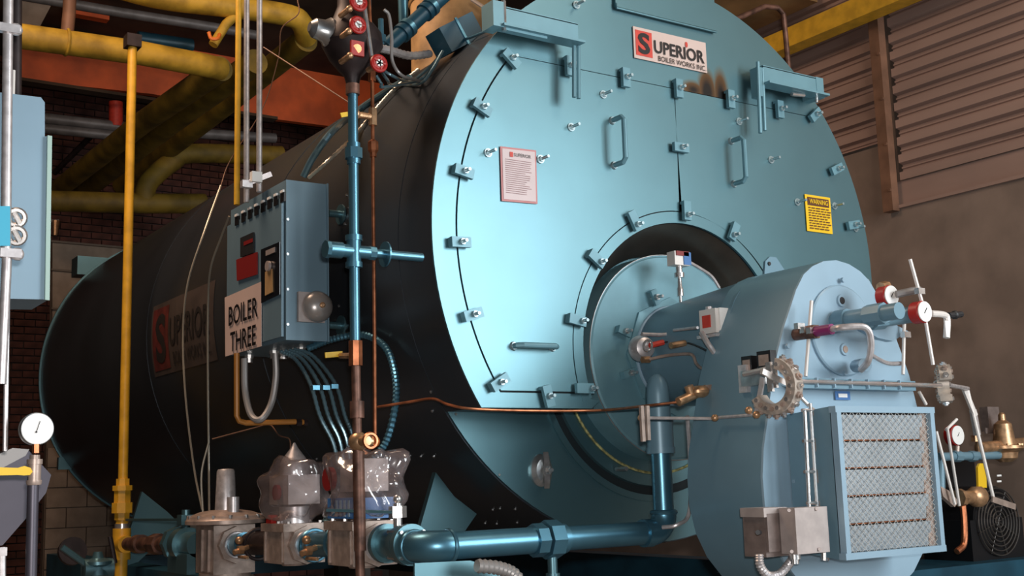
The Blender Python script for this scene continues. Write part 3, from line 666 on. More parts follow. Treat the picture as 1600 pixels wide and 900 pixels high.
# intake-side linkage: two rods and four small cranks
for a, c in (((1257, 640), (1264, 795)), ((1266, 630), (1277, 797))):
    MB().cyl(F(*a, -.99), F(*c, -.99), .0065, n=8).build('damper_rod', M['chrome'], burner)
for i, (px, py) in enumerate([(1262, 641), (1264, 689), (1266, 737), (1270, 786)]):
    a = F(px, py, -.985); b_ = F(px+20, py+14, -.985)
    MB().cyl(F(px-9, py, -.99), F(px+8, py, -.99), .006, n=8).build('crank_pin', M['chrome'], burner)
    MB().prism([F(px+6, py-6, -.98), F(px+11, py-3, -.98), F(px+23, py+18, -.98), F(px+12, py+18, -.98)], (0, .012, 0)).build('damper_crank', M['alu'], burner)
MB().cyl(F(1237, 606, -.95), F(1264, 634, -.98), .0065, n=8).build('damper_rod', M['chrome'], burner)
# actuator and junction boxes
a_ = F(1204, 832, -.93)
ab_ = MB().box(F(1196, 832, -.90), (.105, .10, .155)).bevel(.005).build('damper_actuator', M['dgrey'], burner, label='brown-grey actuator case at the foot of the intake')
MB().box(F(1208, 832, -.955), (.06, .012, .125)).build('actuator_cover', M['dgrey'], ab_)
MB().box(F(1193, 800, -.905)+V((0, -.0, .0)), (.11, .11, .03)).bevel(.004).build('actuator_lid', M['greybox'], ab_)
MB().cyl(F(1187, 832, -.95), F(1184, 832, -1.0), .008, n=8).build('actuator_knob', M['rubber'], ab_)
jb = MB().box(F(1257, 828, -1.0), (.155, .07, .15)).bevel(.012, 3).build('junction_box', M['greybox'], burner, label='smooth grey box beside the actuator')
for dx, dz in ((-.066, .066), (.066, .066), (-.066, -.066), (.066, -.066)): MB().cyl(F(1257, 828, -1.035)+V((dx, 0, dz)), F(1257, 828, -1.042)+V((dx, 0, dz)), .006, n=8).build('cover_screw', M['greybox'], jb)
MB().lathe(F(1241, 864, -.99), (0, 0, -1), [(0, .02), (.02, .02), (.02, .014), (.035, .014)], 12).build('box_connector', M['chrome'], burner)
MB().cyl(F(1289, 862, -.98), F(1289, 876, -.98), .014, n=10).build('box_connector', M['chrome'], burner)
pts = [F(*q, -.95) for q in ((1186, 866), (1188, 884), (1200, 899), (1218, 897), (1232, 882), (1239, 872))]
MB().tube(pts, [.0125, .0155], n=10, k=9).build('flexible_conduit', M['galv'], burner)
# back-left control valve by the tube
vb = MB().ball(F(1093, 612, -.50), .035, sc=(1.2, 1, .7)).cyl(F(1060, 628, -.48), F(1112, 604, -.50), .018, n=12).cyl(F(1076, 603, -.49), F(1080, 615, -.49), .018, n=12).build('pilot_valve', M['brass'], burner)
MB().box(F(1110, 612, -.51), (.04, .05, .05)).build('valve_flange', M['alu'], burner)
MB().bar(F(1002, 634, -.50), F(1005, 690, -.50), .014, .012).bar(F(1011, 634, -.50), F(1013, 688, -.50), .014, .012).build('link_yoke', M['alu'], burner)

# ================================================================== GAS LINE
yR = -.24
gp = thing('gas_riser_pipe', 'blue gas pipe with elbows and union, from valve train up to the burner', 'pipe', W(-.8, yR, -1.22))
zp = -1.172; rx = F(1037, 800, yR).x; lx = F(690, 850, yR).x
xT = lx-.055
def bend(c, u_, v_, r, n=10): return [c+u_*(r*math.cos(PI/2*i/n))+v_*(r*math.sin(PI/2*i/n)) for i in range(n+1)]
MB().lathe(W(rx, yR, -.80), (0, 0, 1), [(0, .046), (.16, .046), (.20, .042), (.225, .032), (.24, .014)], 28).build('riser', M['blue'], gp)
MB().cyl(W(rx, yR, -.745), W(rx, yR, -.86), .053, n=28).cyl(W(rx, yR, -.845), W(rx, yR, -.87), .057, n=28).cyl(W(rx, yR, -.73), W(rx, yR, -.75), .056, n=28).build('riser_coupling', M['blue'], gp, label='lighter blue coupling sleeve')
MB().cyl(W(rx, yR, -.86), W(rx, yR, zp+.07), .040, n=28).build('riser_pipe', M['teal_pipe'], gp)
MB().tube(bend(W(rx-.07, yR, zp+.07), V((1, 0, 0)), V((0, 0, -1)), .07), .049, n=24, smooth=False).torus(W(rx, yR, zp+.075), (0, 0, 1), .045, .010, 28, 8).build('elbow', M['teal_pipe'], gp)
ux = F(855, 845, yR).x
MB().cyl(W(rx-.06, yR, zp), W(ux+.06, yR, zp), .044, n=28).cyl(W(rx-.07, yR, zp), W(rx-.11, yR, zp), .053, n=28).build('pipe', M['teal_pipe'], gp)
MB().cyl(W(ux-.06, yR, zp), W(lx+.03, yR, zp), .047, n=28).build('pipe', M['teal_pipe'], gp)
MB().cyl(W(ux-.065, yR, zp), W(ux-.02, yR, zp), .060, n=8).cyl(W(ux-.012, yR, zp), W(ux+.045, yR, zp), .070, n=8).cyl(W(ux+.045, yR, zp), W(ux+.075, yR, zp), .054, n=20).build('union', M['teal_pipe'], gp)
MB().tube(bend(W(lx+.03, yR+.085, zp), V((0, -1, 0)), V((-1, 0, 0)), .085, 12), .054, n=28, smooth=False).torus(W(lx+.03, yR, zp), (1, 0, 0), .051, .009, 28, 8).torus(W(xT, yR+.09, zp), (0, 1, 0), .051, .009, 28, 8).build('elbow', M['teal_pipe'], gp)
MB().cyl(W(ux+.02, yR, zp-.05), W(ux+.02, yR, zp-.30), .018, n=12).cyl(W(ux+.02, yR, zp-.12), W(ux+.02, yR, zp-.15), .026, n=12).build('pipe_support', M['teal'], gp)
# where each station of the train lies on its straight line x = xT
def T(px, py=850): return S(px, py, 0, xT)
zA = T(600, 850).z; yA = T(600, 850).y; zB_ = T(230, 850).z; yB_ = T(230, 850).y
def tz(y): return zA+(zB_-zA)*(y-yA)/(yB_-yA)
def C(px): y = T(px, 850).y; return V((xT, y, tz(y)))
Y = V((0, 1, 0)); X = V((1, 0, 0)); Z = V((0, 0, 1))
MB().cyl(W(xT, yR+.09, zp), C(620), .046, n=24).build('nipple', M['shellgap'], gp)
# main ball valve by the elbow
c = C(622); v1 = thing('ball_valve', 'blue flanged ball valve with long lever beside the pipe elbow', 'valve', c-Z*.07, )
MB().cyl(c-Y*.10, c-Y*.07, .072, n=28).cyl(c-Y*.055, c-Y*.025, .066, n=28).cyl(c-Y*.06, c+Y*.08, .054, n=24).cyl(c+Y*.075, c+Y*.10, .070, n=28).build('valve_body', M['teal'], v1)
for k in range(4):
    a = PI/4+k*PI/2; e = X*math.cos(a)*.062+Z*math.sin(a)*.062; MB().cyl(c-Y*.11+e, c-Y*.01+e, .007, n=6).build('flange_bolt', M['steel'], v1)
st_ = F(639, 800, c.y)
st_ = V((c.x, c.y, 0)); st_.z = S(640, 800, 0, xT).z
MB().cyl(c, V((c.x, c.y, st_.z+.03)), .016, n=12).hexa(V((c.x, c.y, st_.z-.02)), V((c.x, c.y, st_.z+.02)), .032).ball(V((c.x, c.y, st_.z+.045)), .016).build('stem', M['chrome'], v1)
e2 = S(512, 797, 0, xT); e2 = S(512, 797, 0, xT-.19); MB().bar(V((c.x-.02, c.y, st_.z)), e2, .032, .010, side=Z).build('lever', M['teal'], v1)
# safety shut-off valves
def gas_valve(px, label, w=.20, h=.19):
    c = C(px); t = thing('shutoff_valve', label, 'valve', c-Z*h*.55)
    MB().box(c-Z*.01, (.18, w, h*.78)).bevel(.018, 2).build('valve_body', M['alu'], t)
    MB().cyl(c-Z*h*.36, c-Z*h*.52, .062, .05, n=20).build('bottom_cap', M['alu'], t)
    MB().box(c+Z*h*.43, (.20, w+.03, .032)).bevel(.006).build('bonnet', M['alu'], t)
    MB().cyl(c-Y*(w/2+.025), c-Y*w/2, .078, n=8).build('port_boss', M['alu'], t); MB().cyl(c+Y*(w/2+.02), c+Y*w/2, .070, n=8).build('port_boss', M['alu'], t)
    MB().torus(c-Y*(w/2+.028), Y, .053, .007, 24, 6).build('port_lip', M['galv'], t)
    for dx in (-.07, .07):
        for dy in (-w/2+.0, 0, w/2): MB().hexa(c+Z*h*.51+X*dx+Y*dy, c+Z*(h*.51+.012)+X*dx+Y*dy, .009).build('bonnet_bolt', M['chrome'], t)
    for k in range(2): MB().bar(c+V((-.091, -w*.42+k*w*.84, h*.32)), c+V((-.091, -w*.42+k*w*.84, -h*.4)), .012, .012, side=X).build('body_rib', M['alu'], t)
    return t, c
v3, c3 = gas_valve(566, 'aluminium gas valve body below the larger bagged actuator', .21, .165)
v2, c2 = gas_valve(460, 'aluminium gas valve body below the bagged actuator with red button', .21, .165)
MB().cyl(c3+Y*.10, c2-Y*.12, .050, n=24).torus(c2-Y*.20, Y, .062, .007, 28, 6).torus((c3+Y*.2), Y, .062, .007, 28, 6).build('spool_pipe', M['teal_pipe'], v3)
MB().cyl(C(600)-Y*.06, c3-Y*.11, .050, n=24).build('nipple', M['darkiron'], v3)
for t, c in ((v3, c3), (v2, c2)):
    p = c-Y*.30+V((-.055, .3-.0, -.02)); 
for cc in (C(512), C(404)):
    tc_ = tag(MB().cyl(cc+V((-.05, 0, -.01)), cc+V((-.12, -.02, -.03)), .012, n=10).hexa(cc+V((-.075, -.01, -.02)), cc+V((-.10, -.01, -.02)), .020).cyl(cc+V((-.09, 0, -.05)), cc+V((-.09, -.10, -.05)), .007, n=8).ball(cc+V((-.09, 0, .02)), .018).build('test_cock', M['brass']), 'small brass test cock on the pipe between the two bagged valves' if cc.y < c2.y else 'small brass test cock between regulator and red-buttoned valve', 'valve')
MB().cyl(c2+Y*.10, C(395)+Y*.04, .050, n=24).torus(C(404), Y, .066, .008, 28, 6).build('spool_pipe', M['darkiron'], v2)
# second small stem and lever of blue valve
MB().cyl(C(512)+Z*.06, C(512)+Z*.14, .016, n=12).torus(C(512)+Z*.09, Z, .018, .006, 16, 6).build('small_stem', M['teal'], v3)
# actuators in plastic bags
def bag(name_c, ctr, size, seed, label):
    rnd = random.Random(seed); b = MB(); bmesh.ops.create_icosphere(b.bm, subdivisions=4, radius=1)
    ks = [(V((rnd.gauss(0, 1), rnd.gauss(0, 1), rnd.gauss(0, 1))).normalized(), rnd.uniform(2, 6), rnd.uniform(0, 6), rnd.uniform(.02, .06)) for _ in range(14)]
    for v in b.bm.verts:
        d = v.co.normalized(); q = max(abs(d.x), abs(d.y), abs(d.z)); sc = 1/(q**.45)*.90
        sc *= 1+sum(a*math.sin(f*d.dot(k)*1.6+p) for k, f, p, a in ks)
        v.co = V(ctr)+V((d.x*size[0], d.y*size[1], d.z*size[2]))*sc
    return tag(b.build('plastic_bag', M['bag'], sharp=70), label, 'plastic bag')
def actuator(ctr, lab, kind):
    t = thing('valve_actuator', lab, 'actuator', ctr-Z*.14)
    if kind == 'blue':
        MB().box(ctr+V((0, -.02, .03)), (.11, .18, .12)).bevel(.01).build('actuator_case', M['greybox'], t); MB().box(ctr+V((.0, -.0, -.09)), (.16, .26, .075)).bevel(.01).build('blue_base', M['bluebox'], t)
        MB().cyl(ctr+V((-.08, .09, .02)), ctr+V((-.10, .09, .02)), .045, n=20).build('red_cap', M['redplate'], t)
        MB().cyl(ctr+V((0, 0, -.12)), ctr+V((0, 0, -.17)), .05, n=20).build('adapter', M['alu'], t)
        for k in range(4): MB().box(ctr+V((-.083, -.06+.035*k, -.09)), (.004, .012, .06)).build('case_stripe', M['bluepale'], t)
    else:
        MB().cyl(ctr+V((0, 0, -.16)), ctr+V((0, 0, -.07)), .062, n=24).build('actuator_neck', M['galv'], t)
        MB().box(ctr+V((0, 0, .0)), (.14, .20, .12)).bevel(.012).build('actuator_case', M['greybox'], t)
        MB().lathe(ctr+Z*.05, (0, 0, 1), [(0, .062), (.06, .06), (.085, .045), (.12, .018), (.145, .004)], 24).build('dome_cap', M['galv'], t)
        MB().cyl(ctr+V((-.075, -.01, -.01)), ctr+V((-.09, -.01, -.01)), .032, n=18).build('status_window', M['redplate'], t)
        MB().cyl(ctr+V((-.05, .07, -.13)), ctr+V((-.085, .07, -.13)), .028, n=18).build('red_button', M['red'], t)
    return t
zb1 = T(572, 755); q = V((xT, c3.y, zb1.z)); actuator(q, 'grey and blue valve actuator wrapped in the larger clear bag', 'blue')
bag('b', q+V((0, -.0, .0)), (.125, .23, .15), 3, 'larger crumpled clear plastic bag over the valve actuator behind the brown pipe')
zb2 = T(455, 765); q = V((xT, c2.y, zb2.z)); actuator(q, 'domed valve actuator with a red button, under the smaller clear bag', 'dome')
bag('b', q+V((0, 0, .0)), (.135, .19, .14), 11, 'smaller crumpled clear plastic bag with a pointed steel cap sticking out')
# pressure regulator
c = C(352); rg = thing('pressure_regulator', 'grey cast gas regulator with a wide round top and a tall tube', 'regulator', c-Z*.12)
MB().box(c-Z*.02, (.20, .24, .22)).bevel(.03, 3).build('regulator_body', M['alu'], rg)
MB().cyl(c-Z*.13, c-Z*.15, .12, n=28).build('bottom_flange', M['alu'], rg)
MB().cyl(c-Y*.15, c-Y*.12, .085, n=8).build('port_boss', M['alu'], rg); MB().torus(c-Y*.152, Y, .055, .008, 24, 6).build('port_lip', M['galv'], rg)
zt2 = T(352, 810).z
MB().lathe(V((xT, c.y, zt2-.028)), (0, 0, 1), [(0, .12), (.005, .185), (.022, .185), (.026, .18), (.04, .175), (.06, .12), (.068, .07)], 40).build('diaphragm_case', M['alu'], rg)
for k in range(14):
    a = 2*PI*k/14; p = V((xT+.17*math.cos(a), c.y+.17*math.sin(a), zt2+.004)); MB().hexa(p, p+Z*.014, .010).build('case_bolt', M['chrome'], rg)
MB().lathe(V((xT, c.y, zt2+.03)), (0, 0, 1), [(0, .050), (.19, .042), (.20, .036), (.203, .01)], 28).build('spring_tube', M['galv'], rg)
MB().cyl(V((xT+.0, c.y-.10, zt2+.02)), V((xT, c.y-.10, zt2+.10)), .028, n=14).build('vent_plug', M['galv'], rg)
for k in range(2): MB().bar(c+V((-.104, -.07+k*.09, .07)), c+V((-.104, -.07+k*.09, -.12)), .010, .014, side=X).build('body_rib', M['alu'], rg)
MB().cyl(C(395)+Y*.1, c-Y*.14, .050, n=24).build('nipple', M['teal_pipe'], rg)
# inlet ball valve, rusty nipples and tee
c = C(290); bv = thing('ball_valve', 'teal ball valve with a lever, between regulator and rusty nipple', 'valve', c-Z*.1)
MB().cyl(c-Y*.20, c+Y*.12, .062, n=24).cyl(c+Y*.10, c+Y*.15, .088, n=8).cyl(c-Y*.04, c+Y*.04, .085, n=20).build('valve_body', M['teal'], bv)
MB().box(c+V((0, -.05, -.09)), (.12, .3, .10)).build('pipe_bracket', M['teal'], bv)
zt3 = T(288, 812).z; MB().cyl(c+Z*.05, V((xT, c.y, zt3+.05)), .022, n=12).box(V((xT, c.y, zt3)), (.07, .07, .05)).build('stem', M['teal'], bv)
e = T(200, 812); MB().bar(V((xT, c.y, zt3)), V((xT, e.y, e.z)), .03, .012, side=Z).build('lever', M['teal'], bv)
yp_x = xT; yb0 = C(190)
rn = tag(MB().cyl(c+Y*.15, C(245), .040, n=18).cyl(C(252), C(240), .056, n=8).cyl(C(240), C(200), .038, n=18).cyl(C(222), C(214), .052, n=18).build('rusty_nipple', M['brownpipe']), 'rusty brown pipe nipple between the yellow tee and the teal valve', 'pipe')
ygp = thing('yellow_gas_pipe', 'tall yellow vertical gas pipe left of the boiler rear, with tee at its foot', 'pipe', V((xT, yb0.y, .3)))
zt4 = S(213, 66, 0, xT).z
MB().cyl(V((xT, yb0.y, T(190, 770).z)), V((xT, yb0.y+.0, zt4)), .028, n=20).build('pipe', M['yellow'], ygp)
MB().cyl(V((xT, yb0.y, .3)), V((xT, yb0.y, yb0.z+.2)), .036, n=20).cyl(yb0+Z*.09, yb0-Z*.09, .052, n=20).cyl(yb0, yb0-Y*.1, .050, n=20).build('tee', M['yellow'], ygp)
zu = T(190, 780).z
MB().lathe(V((xT, yb0.y, zu-.12)), (0, 0, 1), [(0, .045), (.04, .045), (.04, .062), (.10, .062), (.10, .05), (.17, .05), (.17, .06), (.2, .06), (.2, .04), (.24, .04)], 8).build('union', M['yellow'], ygp)
MB().cyl(V((xT, yb0.y, T(190, 832).z)), V((xT, yb0.y, T(190, 818).z)), .042, n=16).build('bare_nipple', M['chrome'], ygp)
MB().box(V((xT, yb0.y, zt4+.03)), (.09, .09, .08)).build('pipe_cap', M['darkiron'], ygp)
tv = thing('floor_valve', 'small teal valve low behind the gauge post, left of the yellow pipe', 'valve', F(140, 899, 2.2))
MB().lathe(F(152, 905, 2.2), (0, 0, 1), [(0, .03), (.02, .06), (.06, .05), (.07, .07), (.085, .07), (.10, .03), (.13, .02)], 12).cyl(F(130, 890, 2.2), F(175, 888, 2.2), .05, n=14).build('valve_body', M['teal'], tv)
MB().cyl(F(97, 855, 2.2), F(135, 882, 2.2), .016, n=8).build('lever', M['teal'], tv); MB().cyl(F(172, 838, 2.3), F(180, 880, 2.3), .012, n=8).build('rod', M['darkiron'], tv)
MB().lathe(F(112, 862, 2.5), (0, -1, .2), [(0, .07), (.03, .07), (.03, .03)], 18).build('handwheel', M['darkiron'], tv)
# thick grey hose and teal sheet under the elbow
tag(MB().prism([F(648, 880, -.40), F(735, 876, -.40), F(790, 892, -.40), F(800, 930, -.40), F(648, 930, -.40)], (0, .01, 0)).build('sheet_bracket', M['teal']), 'teal sheet bracket at the bottom edge below the pipe elbow', 'bracket')
tag(MB().tube([F(745, 884, -.5), F(780, 888, -.5), F(805, 900, -.5), F(820, 930, -.5)], [.020, .024], n=12, k=9).build('grey_hose', M['hose']), 'thick grey hose at the bottom edge below the gas pipe', 'hose')
tag(MB().tube([F(1074, 650, -.45), F(1078, 720, -.4), F(1077, 800, -.35), F(1058, 820, -.35), F(1035, 824, -.3)], .008, n=8).build('sensing_tube', M['galv']), 'thin bright tube running down right of the gas riser', 'tube')

# ================================================================== CONTROL PANEL
x0, x1, yy0, yy1, z0, z1 = -1.553, -1.35, .69, 1.33, -.362, .312
cp = thing('control_panel', 'blue-grey control cabinet marked BOILER THREE, mounted on the left of the shell', 'cabinet', W(-1.45, 1.0, z0))
MB().box(W((x0+x1)/2+.006, (yy0+yy1)/2, (z0+z1)/2), (x1-x0-.012, yy1-yy0, z1-z0)).bevel(.004).build('cabinet_body', M['cab'], cp)
MB().box(W(x0+.003, (yy0+yy1)/2+.01, (z0+z1)/2-.03), (.012, yy1-yy0-.01, z1-z0-.09)).build('cabinet_door', M['cab'], cp)
MB().box(W(x1-.006, (yy0+yy1)/2-.004, (z0+z1)/2), (.006, yy1-yy0+.012, z1-z0+.004)).build('door_edge', M['cab'], cp)
for i in range(8):
    p = S(371+10.2*i, 345-5.2*i, 0, x0-.004); k = MB().box(p, (.010, .040, .040)).build('indicator_slot', M['black'], cp); MB().box(p+V((-.006, -.004, .024)), (.008, .030, .010)).build('indicator_lens', M['white'], k)
xs2 = x0-.005
def L4(pts, x=xs2): return [S(a, b_, 0, x) for a, b_ in pts]
sg = MB().prism(L4([(351, 465), (408, 440), (408, 541), (352, 557)], xs2-.004), (.003, 0, 0)).build('name_sign', M['signw'], cp, label='white sign reading BOILER THREE')
c1 = S(380, 487, 0, xs2-.006); c2_ = S(380, 529, 0, xs2-.006)
text('BOILER', V((xs2-.0075, c1.y, c1.z)), (0, -1, 0), (0, 0, 1), .088, M['black'], sg, width=.345, bold=.012)
text('THREE', V((xs2-.0075, c2_.y, c2_.z)), (0, -1, 0), (0, 0, 1), .088, M['black'], sg, width=.305, bold=.012)
MB().prism(L4([(378, 372), (398, 363), (398, 395), (378, 402)]), (-.008, 0, 0)).build('display_module', M['rubber'], cp)
MB().prism(L4([(381, 378), (395, 372), (395, 378), (381, 384)], xs2-.009), (-.001, 0, 0)).build('display_strip', M['redplate'], cp)
MB().prism(L4([(371, 406), (403, 394), (403, 429), (372, 439)]), (-.006, 0, 0)).build('red_placard', M['redplate'], cp)
wn = MB().prism(L4([(409, 390), (438, 378), (438, 460), (409, 474)]), (-.004, 0, 0)).build('window', M['glassd'], cp)
MB().prism(L4([(416, 392), (430, 386), (430, 394), (416, 400)], xs2-.005), (-.003, 0, 0)).build('window_label', M['greybox'], wn)
MB().prism(L4([(415, 425), (426, 420), (427, 456), (415, 462)], xs2-.005), (-.003, 0, 0)).build('tan_relay', M['tan'], wn)
MB().cyl(S(421, 416, 0, xs2-.006), S(421, 416, 0, xs2-.006)+V((-.012, 0, 0)), .022, n=14).build('grey_knob', M['greybox'], wn)
for py in (343, 397, 452, 507): p = F(449, py, yy0); MB().cyl(p, p+V((0, -.006, 0)), .006, n=8).build('door_screw', M['steel'], cp)
# alarm bell
bc = F(488, 481, yy0); 
bk = MB().box(bc+V((-.01, -.008, 0)), (.118, .018, .125)).bevel(.004).build('bell_back_plate', M['greybox'], cp)
bl_ = MB().lathe(bc+V((.012, -.015, .002)), (0, -1, 0), [(0, .064), (.014, .066), (.03, .060), (.046, .044), (.055, .022), (.057, .006)], 32).build('bell_gong', M['bell'], cp, label='round grey alarm bell gong'); MB().lathe(bc+V((.012, -.072, .002)), (0, -1, 0), [(0, .012), (.006, .012), (.010, .006)], 12).build('centre_nut', M['brass'], bl_)
# supports to the shell
for (px, py, r_) in ((513, 333, .016), (513, 508, .016)):
    p = F(px, py, .80); k = MB().cyl(p, p+V((.12, 0, 0)), r_, n=14).build('panel_support', M['teal'], cp); MB().lathe(p+V((.055, 0, 0)), (1, 0, 0), [(0, .045), (.008, .045)], 16).build('support_flange', M['teal'], k)
# bottom hubs
for px, py in ((428, 548), (443, 549), (458, 547), (470, 543), (385, 556)):
    p = S(px, py, 2, z0); p = V((min(max(p.x, -1.54), -1.37), min(max(p.y, .74), 1.28), z0+Z0))
    MB().lathe(p, (0, 0, -1), [(0, .022), (.015, .022), (.015, .017), (.035, .017), (.035, .013)], 10).build('conduit_hub', M['chrome'], cp)

# pipe standing in front of the shell
yv = .03
sp_ = thing('sensing_pipe', 'slim teal vertical pipe with a cross fitting, standing before the dark shell', 'pipe', F(555, 532, yv))
MB().cyl(F(551, 138, yv), F(555, 532, yv), .0185, n=18).build('pipe', M['teal_pipe'], sp_)
cx = F(553, 393, yv)
MB().cyl(cx-Z*.055, cx+Z*.055, .026, n=18).cyl(cx-Z*.06, cx-Z*.04, .031, n=18).cyl(cx+Z*.06, cx+Z*.04, .031, n=18).cyl(cx-X*.05, cx+X*.06, .024, n=18).build('cross_fitting', M['teal_pipe'], sp_)
MB().cyl(cx-X*.11, cx-X*.05, .030, n=18).cyl(cx-X*.115, cx-X*.10, .033, n=8).build('plug', M['teal_pipe'], sp_)
MB().cyl(cx+X*.05, cx+X*.285, .017, n=16).cyl(cx+X*.06, cx+X*.085, .026, n=8).lathe(cx+X*.125, (1, 0, 0), [(0, .048), (.006, .048)], 24).build('tapping', M['teal_pipe'], sp_)
for py, r_ in ((240, .034),): p = F(552.5, py, yv); MB().cyl(p-Z*.02, p+Z*.02, r_, n=8).cyl(p-Z*.04, p+Z*.04, .025, n=18).build('union', M['teal_pipe'], sp_)
p = F(551, 140, yv); MB().cyl(p-Z*.02, p+Z*.02, .026, n=18).build('collar', M['brownpipe'], sp_)
bp_ = thing('drain_pipe', 'brown iron vertical pipe with fittings, below the slim teal pipe', 'pipe', F(563, 930, yv))
MB().cyl(F(555.5, 550, yv), F(564, 940, yv), .0165, n=18).build('pipe', M['brownpipe'], bp_)
p = F(555.5, 552, yv); MB().cyl(p-Z*.045, p+Z*.045, .026, n=8).build('coupling', M['copper'], bp_)
p = F(558, 640, yv); MB().cyl(p-Z*.03, p+Z*.03, .026, n=16).build('coupling', M['brownpipe'], bp_)
MB().cyl(F(560, 705, yv), F(563, 860, yv), .021, n=18).build('sleeve', M['brownpipe'], bp_)
p = F(560, 690, yv); dv = MB().ball(p, .036).cyl(p, p+V((.05, -.0, 0)), .022, n=12).cyl(p, p+V((0, -.07, 0)), .018, n=12).build('drain_cock', M['brass'], bp_)
MB().torus(p+V((.012, -.07, 0)), Y, .025, .007, 20, 6).build('cock_wheel', M['copper'], bp_)
# thin copper tube with brass fittings
yc = .26
ct = thing('copper_tube', 'thin copper-coloured tube hanging in front of the shell, right of the teal pipe', 'tube', F(586, 690, yc))
MB().tube([F(576, -12, yc), F(580, 80, yc), F(582, 160, yc), F(583, 300, yc), F(585, 500, yc), F(586, 690, yc)], .0075, n=10).build('tube', M['copper'], ct)
p = F(582.5, 183, yc); MB().cyl(p-Z*.035, p+Z*.035, .017, n=10).cyl(p, p-X*.07, .013, n=10).ball(p-X*.075, .020).build('brass_tee', M['brass'], ct)
MB().bar(p+V((-.09, -.01, .0)), p+V((-.15, -.02, -.02)), .018, .004).build('yellow_handle', M['yhandle'], ct)
p = F(583, 230, yc); MB().lathe(p+Z*.03, (0, 0, -1), [(0, .010), (.01, .022), (.045, .022), (.055, .014), (.07, .014)], 8).build('hex_union', M['copper'], ct)
p = F(581, 118, yc); MB().cyl(p-Z*.025, p+Z*.025, .016, n=8).build('hex_union', M['copper'], ct)
p = F(585, 690, yc); MB().ball(p, .022).cyl(p, p+V((-.05, 0, .004)), .014, n=10).build('tube_elbow', mat('orange_joint', (.55, .16, .04), .4, .5), ct)
# copper capillary crossing the boiler front
tag(MB().tube([F(590, 636, .30), F(640, 628, .20), F(676, 623, .12), F(700, 632, .02), F(740, 639, -.05), F(840, 642, -.06), F(940, 641, -.1), F(1010, 634, -.38), F(1062, 628, -.47)], .0055, n=8).build('capillary_tube', M['copper']), 'long thin copper capillary sagging across the boiler front below the doors', 'tube')

# ================================================================== WATER COLUMN AND FITTINGS AT THE TOP
yw = .34
wc = thing('water_column', 'dark pear-shaped cast water column at the top of the slim teal pipe', 'water column', F(551, 132, yw))
tp = F(551, 132, yw)
sc_ = lambda px: (F(551, 132-px, yw).z-tp.z)
MB().lathe(tp, (0, 0, 1), [(0, .026), (sc_(12), .034), (sc_(22), .06), (sc_(38), .095), (sc_(60), .125), (sc_(78), .120), (sc_(95), .085), (sc_(120), .06), (sc_(150), .058)], 32).build('column_casting', M['darkiron'], wc)
MB().box(F(557, 30, yw)+V((0, -.03, 0)), (.07, .07, .30)).bevel(.01).build('valve_manifold', M['darkiron'], wc)
p = F(512, 52, yw); k = MB().lathe(p+V((.05, 0, 0)), (-1, 0, .1), [(0, .05), (.05, .06), (.07, .045), (.11, .04), (.13, .02)], 20).build('side_head', M['steel'], wc)
MB().cyl(F(566, -10, .22), F(580, 88, .22), .010, n=10).build('gauge_glass', M['steel'], wc)
def hand(px, py, r_, y=.20, lab='', par=None):
    c = F(px, py, y); t = thing('valve_handwheel', lab, 'handwheel', c-Z*r_)
    MB().torus(c, Y, r_*.80, r_*.24, 24, 8).cyl(c-Y*.004, c+Y*.006, r_*.75, n=20).build('wheel', M['red'], t)
    MB().cyl(c-Y*.008, c-Y*.003, r_*.40, n=16).build('centre_disc', M['white'], t); MB().cyl(c, c+Y*.09, .012, n=10).build('stem', M['brass'], t)
    for k in range(5): e = V((math.cos(k*1.257), 0, math.sin(k*1.257))); MB().bar(c-Y*.004, c-Y*.004+e*r_*.8, .006, .008).build('spoke', M['red'], t)
hand(560, 3, .038, lab='red handwheel at the top edge, highest of the column valves')
hand(559, 39, .036, lab='red handwheel second from the top on the water column')
hand(592, 99, .036, y=.12, lab='red handwheel lowest and furthest right, beside the copper tube')
k = thing('valve_handwheel', 'square red valve handle below the two round ones on the water column', 'handwheel', F(559, 90, .2))
MB().box(F(558, 76, .20), (.055, .014, .06)).bevel(.006).build('wheel', M['red'], k); MB().cyl(F(558, 76, .19), F(558, 76, .24), .018, n=14).build('hub', M['copper'], k)
for i, (px, py) in enumerate(((546, 14), (545, 49), (547, 87))):
    q = F(px, py, .20); tag(MB().ball(q, .014).cyl(q, q+Y*.08, .012, n=10).build('try_cock', M['brass']), ('highest', 'middle', 'lowest')[i]+' of the three small brass cocks beside the red handwheels', 'valve')
# pipework right of the column
tag(MB().cyl(F(629, -10, .6), F(631, 50, .6), .022, n=16).cyl(F(631, 44, .6), F(631, 58, .6), .030, n=16).build('drop_pipe', M['teal_pipe']), 'short teal pipe dropping from the top edge, centre left', 'pipe')
dp = thing('feed_pipe', 'dark blue pipe rising diagonally to the top edge, with bright couplings', 'pipe', F(603, 75, .5))
MB().cyl(F(603, 75, .5), F(705, -18, .5), .034, n=18).build('pipe', M['navy'], dp)
for a in (.25, .33, .60, .68):
    p = F(603, 75, .5).lerp(F(705, -18, .5), a); d = (F(705, -18, .5)-F(603, 75, .5)).normalized(); MB().cyl(p-d*.012, p+d*.012, .043, n=18).build('coupling', M['teal_pipe'] if a in (.33, .68) else M['navy'], dp)
tag(MB().cyl(F(595, 30, .4), F(596, 70, .4), .012, n=10).cyl(F(596, 55, .4), F(596, 66, .4), .020, n=8).build('vent_pipe', M['teal_pipe']), 'small upright teal stem beside the diagonal dark blue pipe', 'pipe')
tag(MB().tube([F(585, 74, .35), F(610, 79, .38), F(640, 87, .42), F(672, 84, .45)], [.016, .0185], n=10, k=10).build('flexible_conduit', M['galv']), 'ribbed pale grey conduit running right from the water column to the dark box', 'conduit')
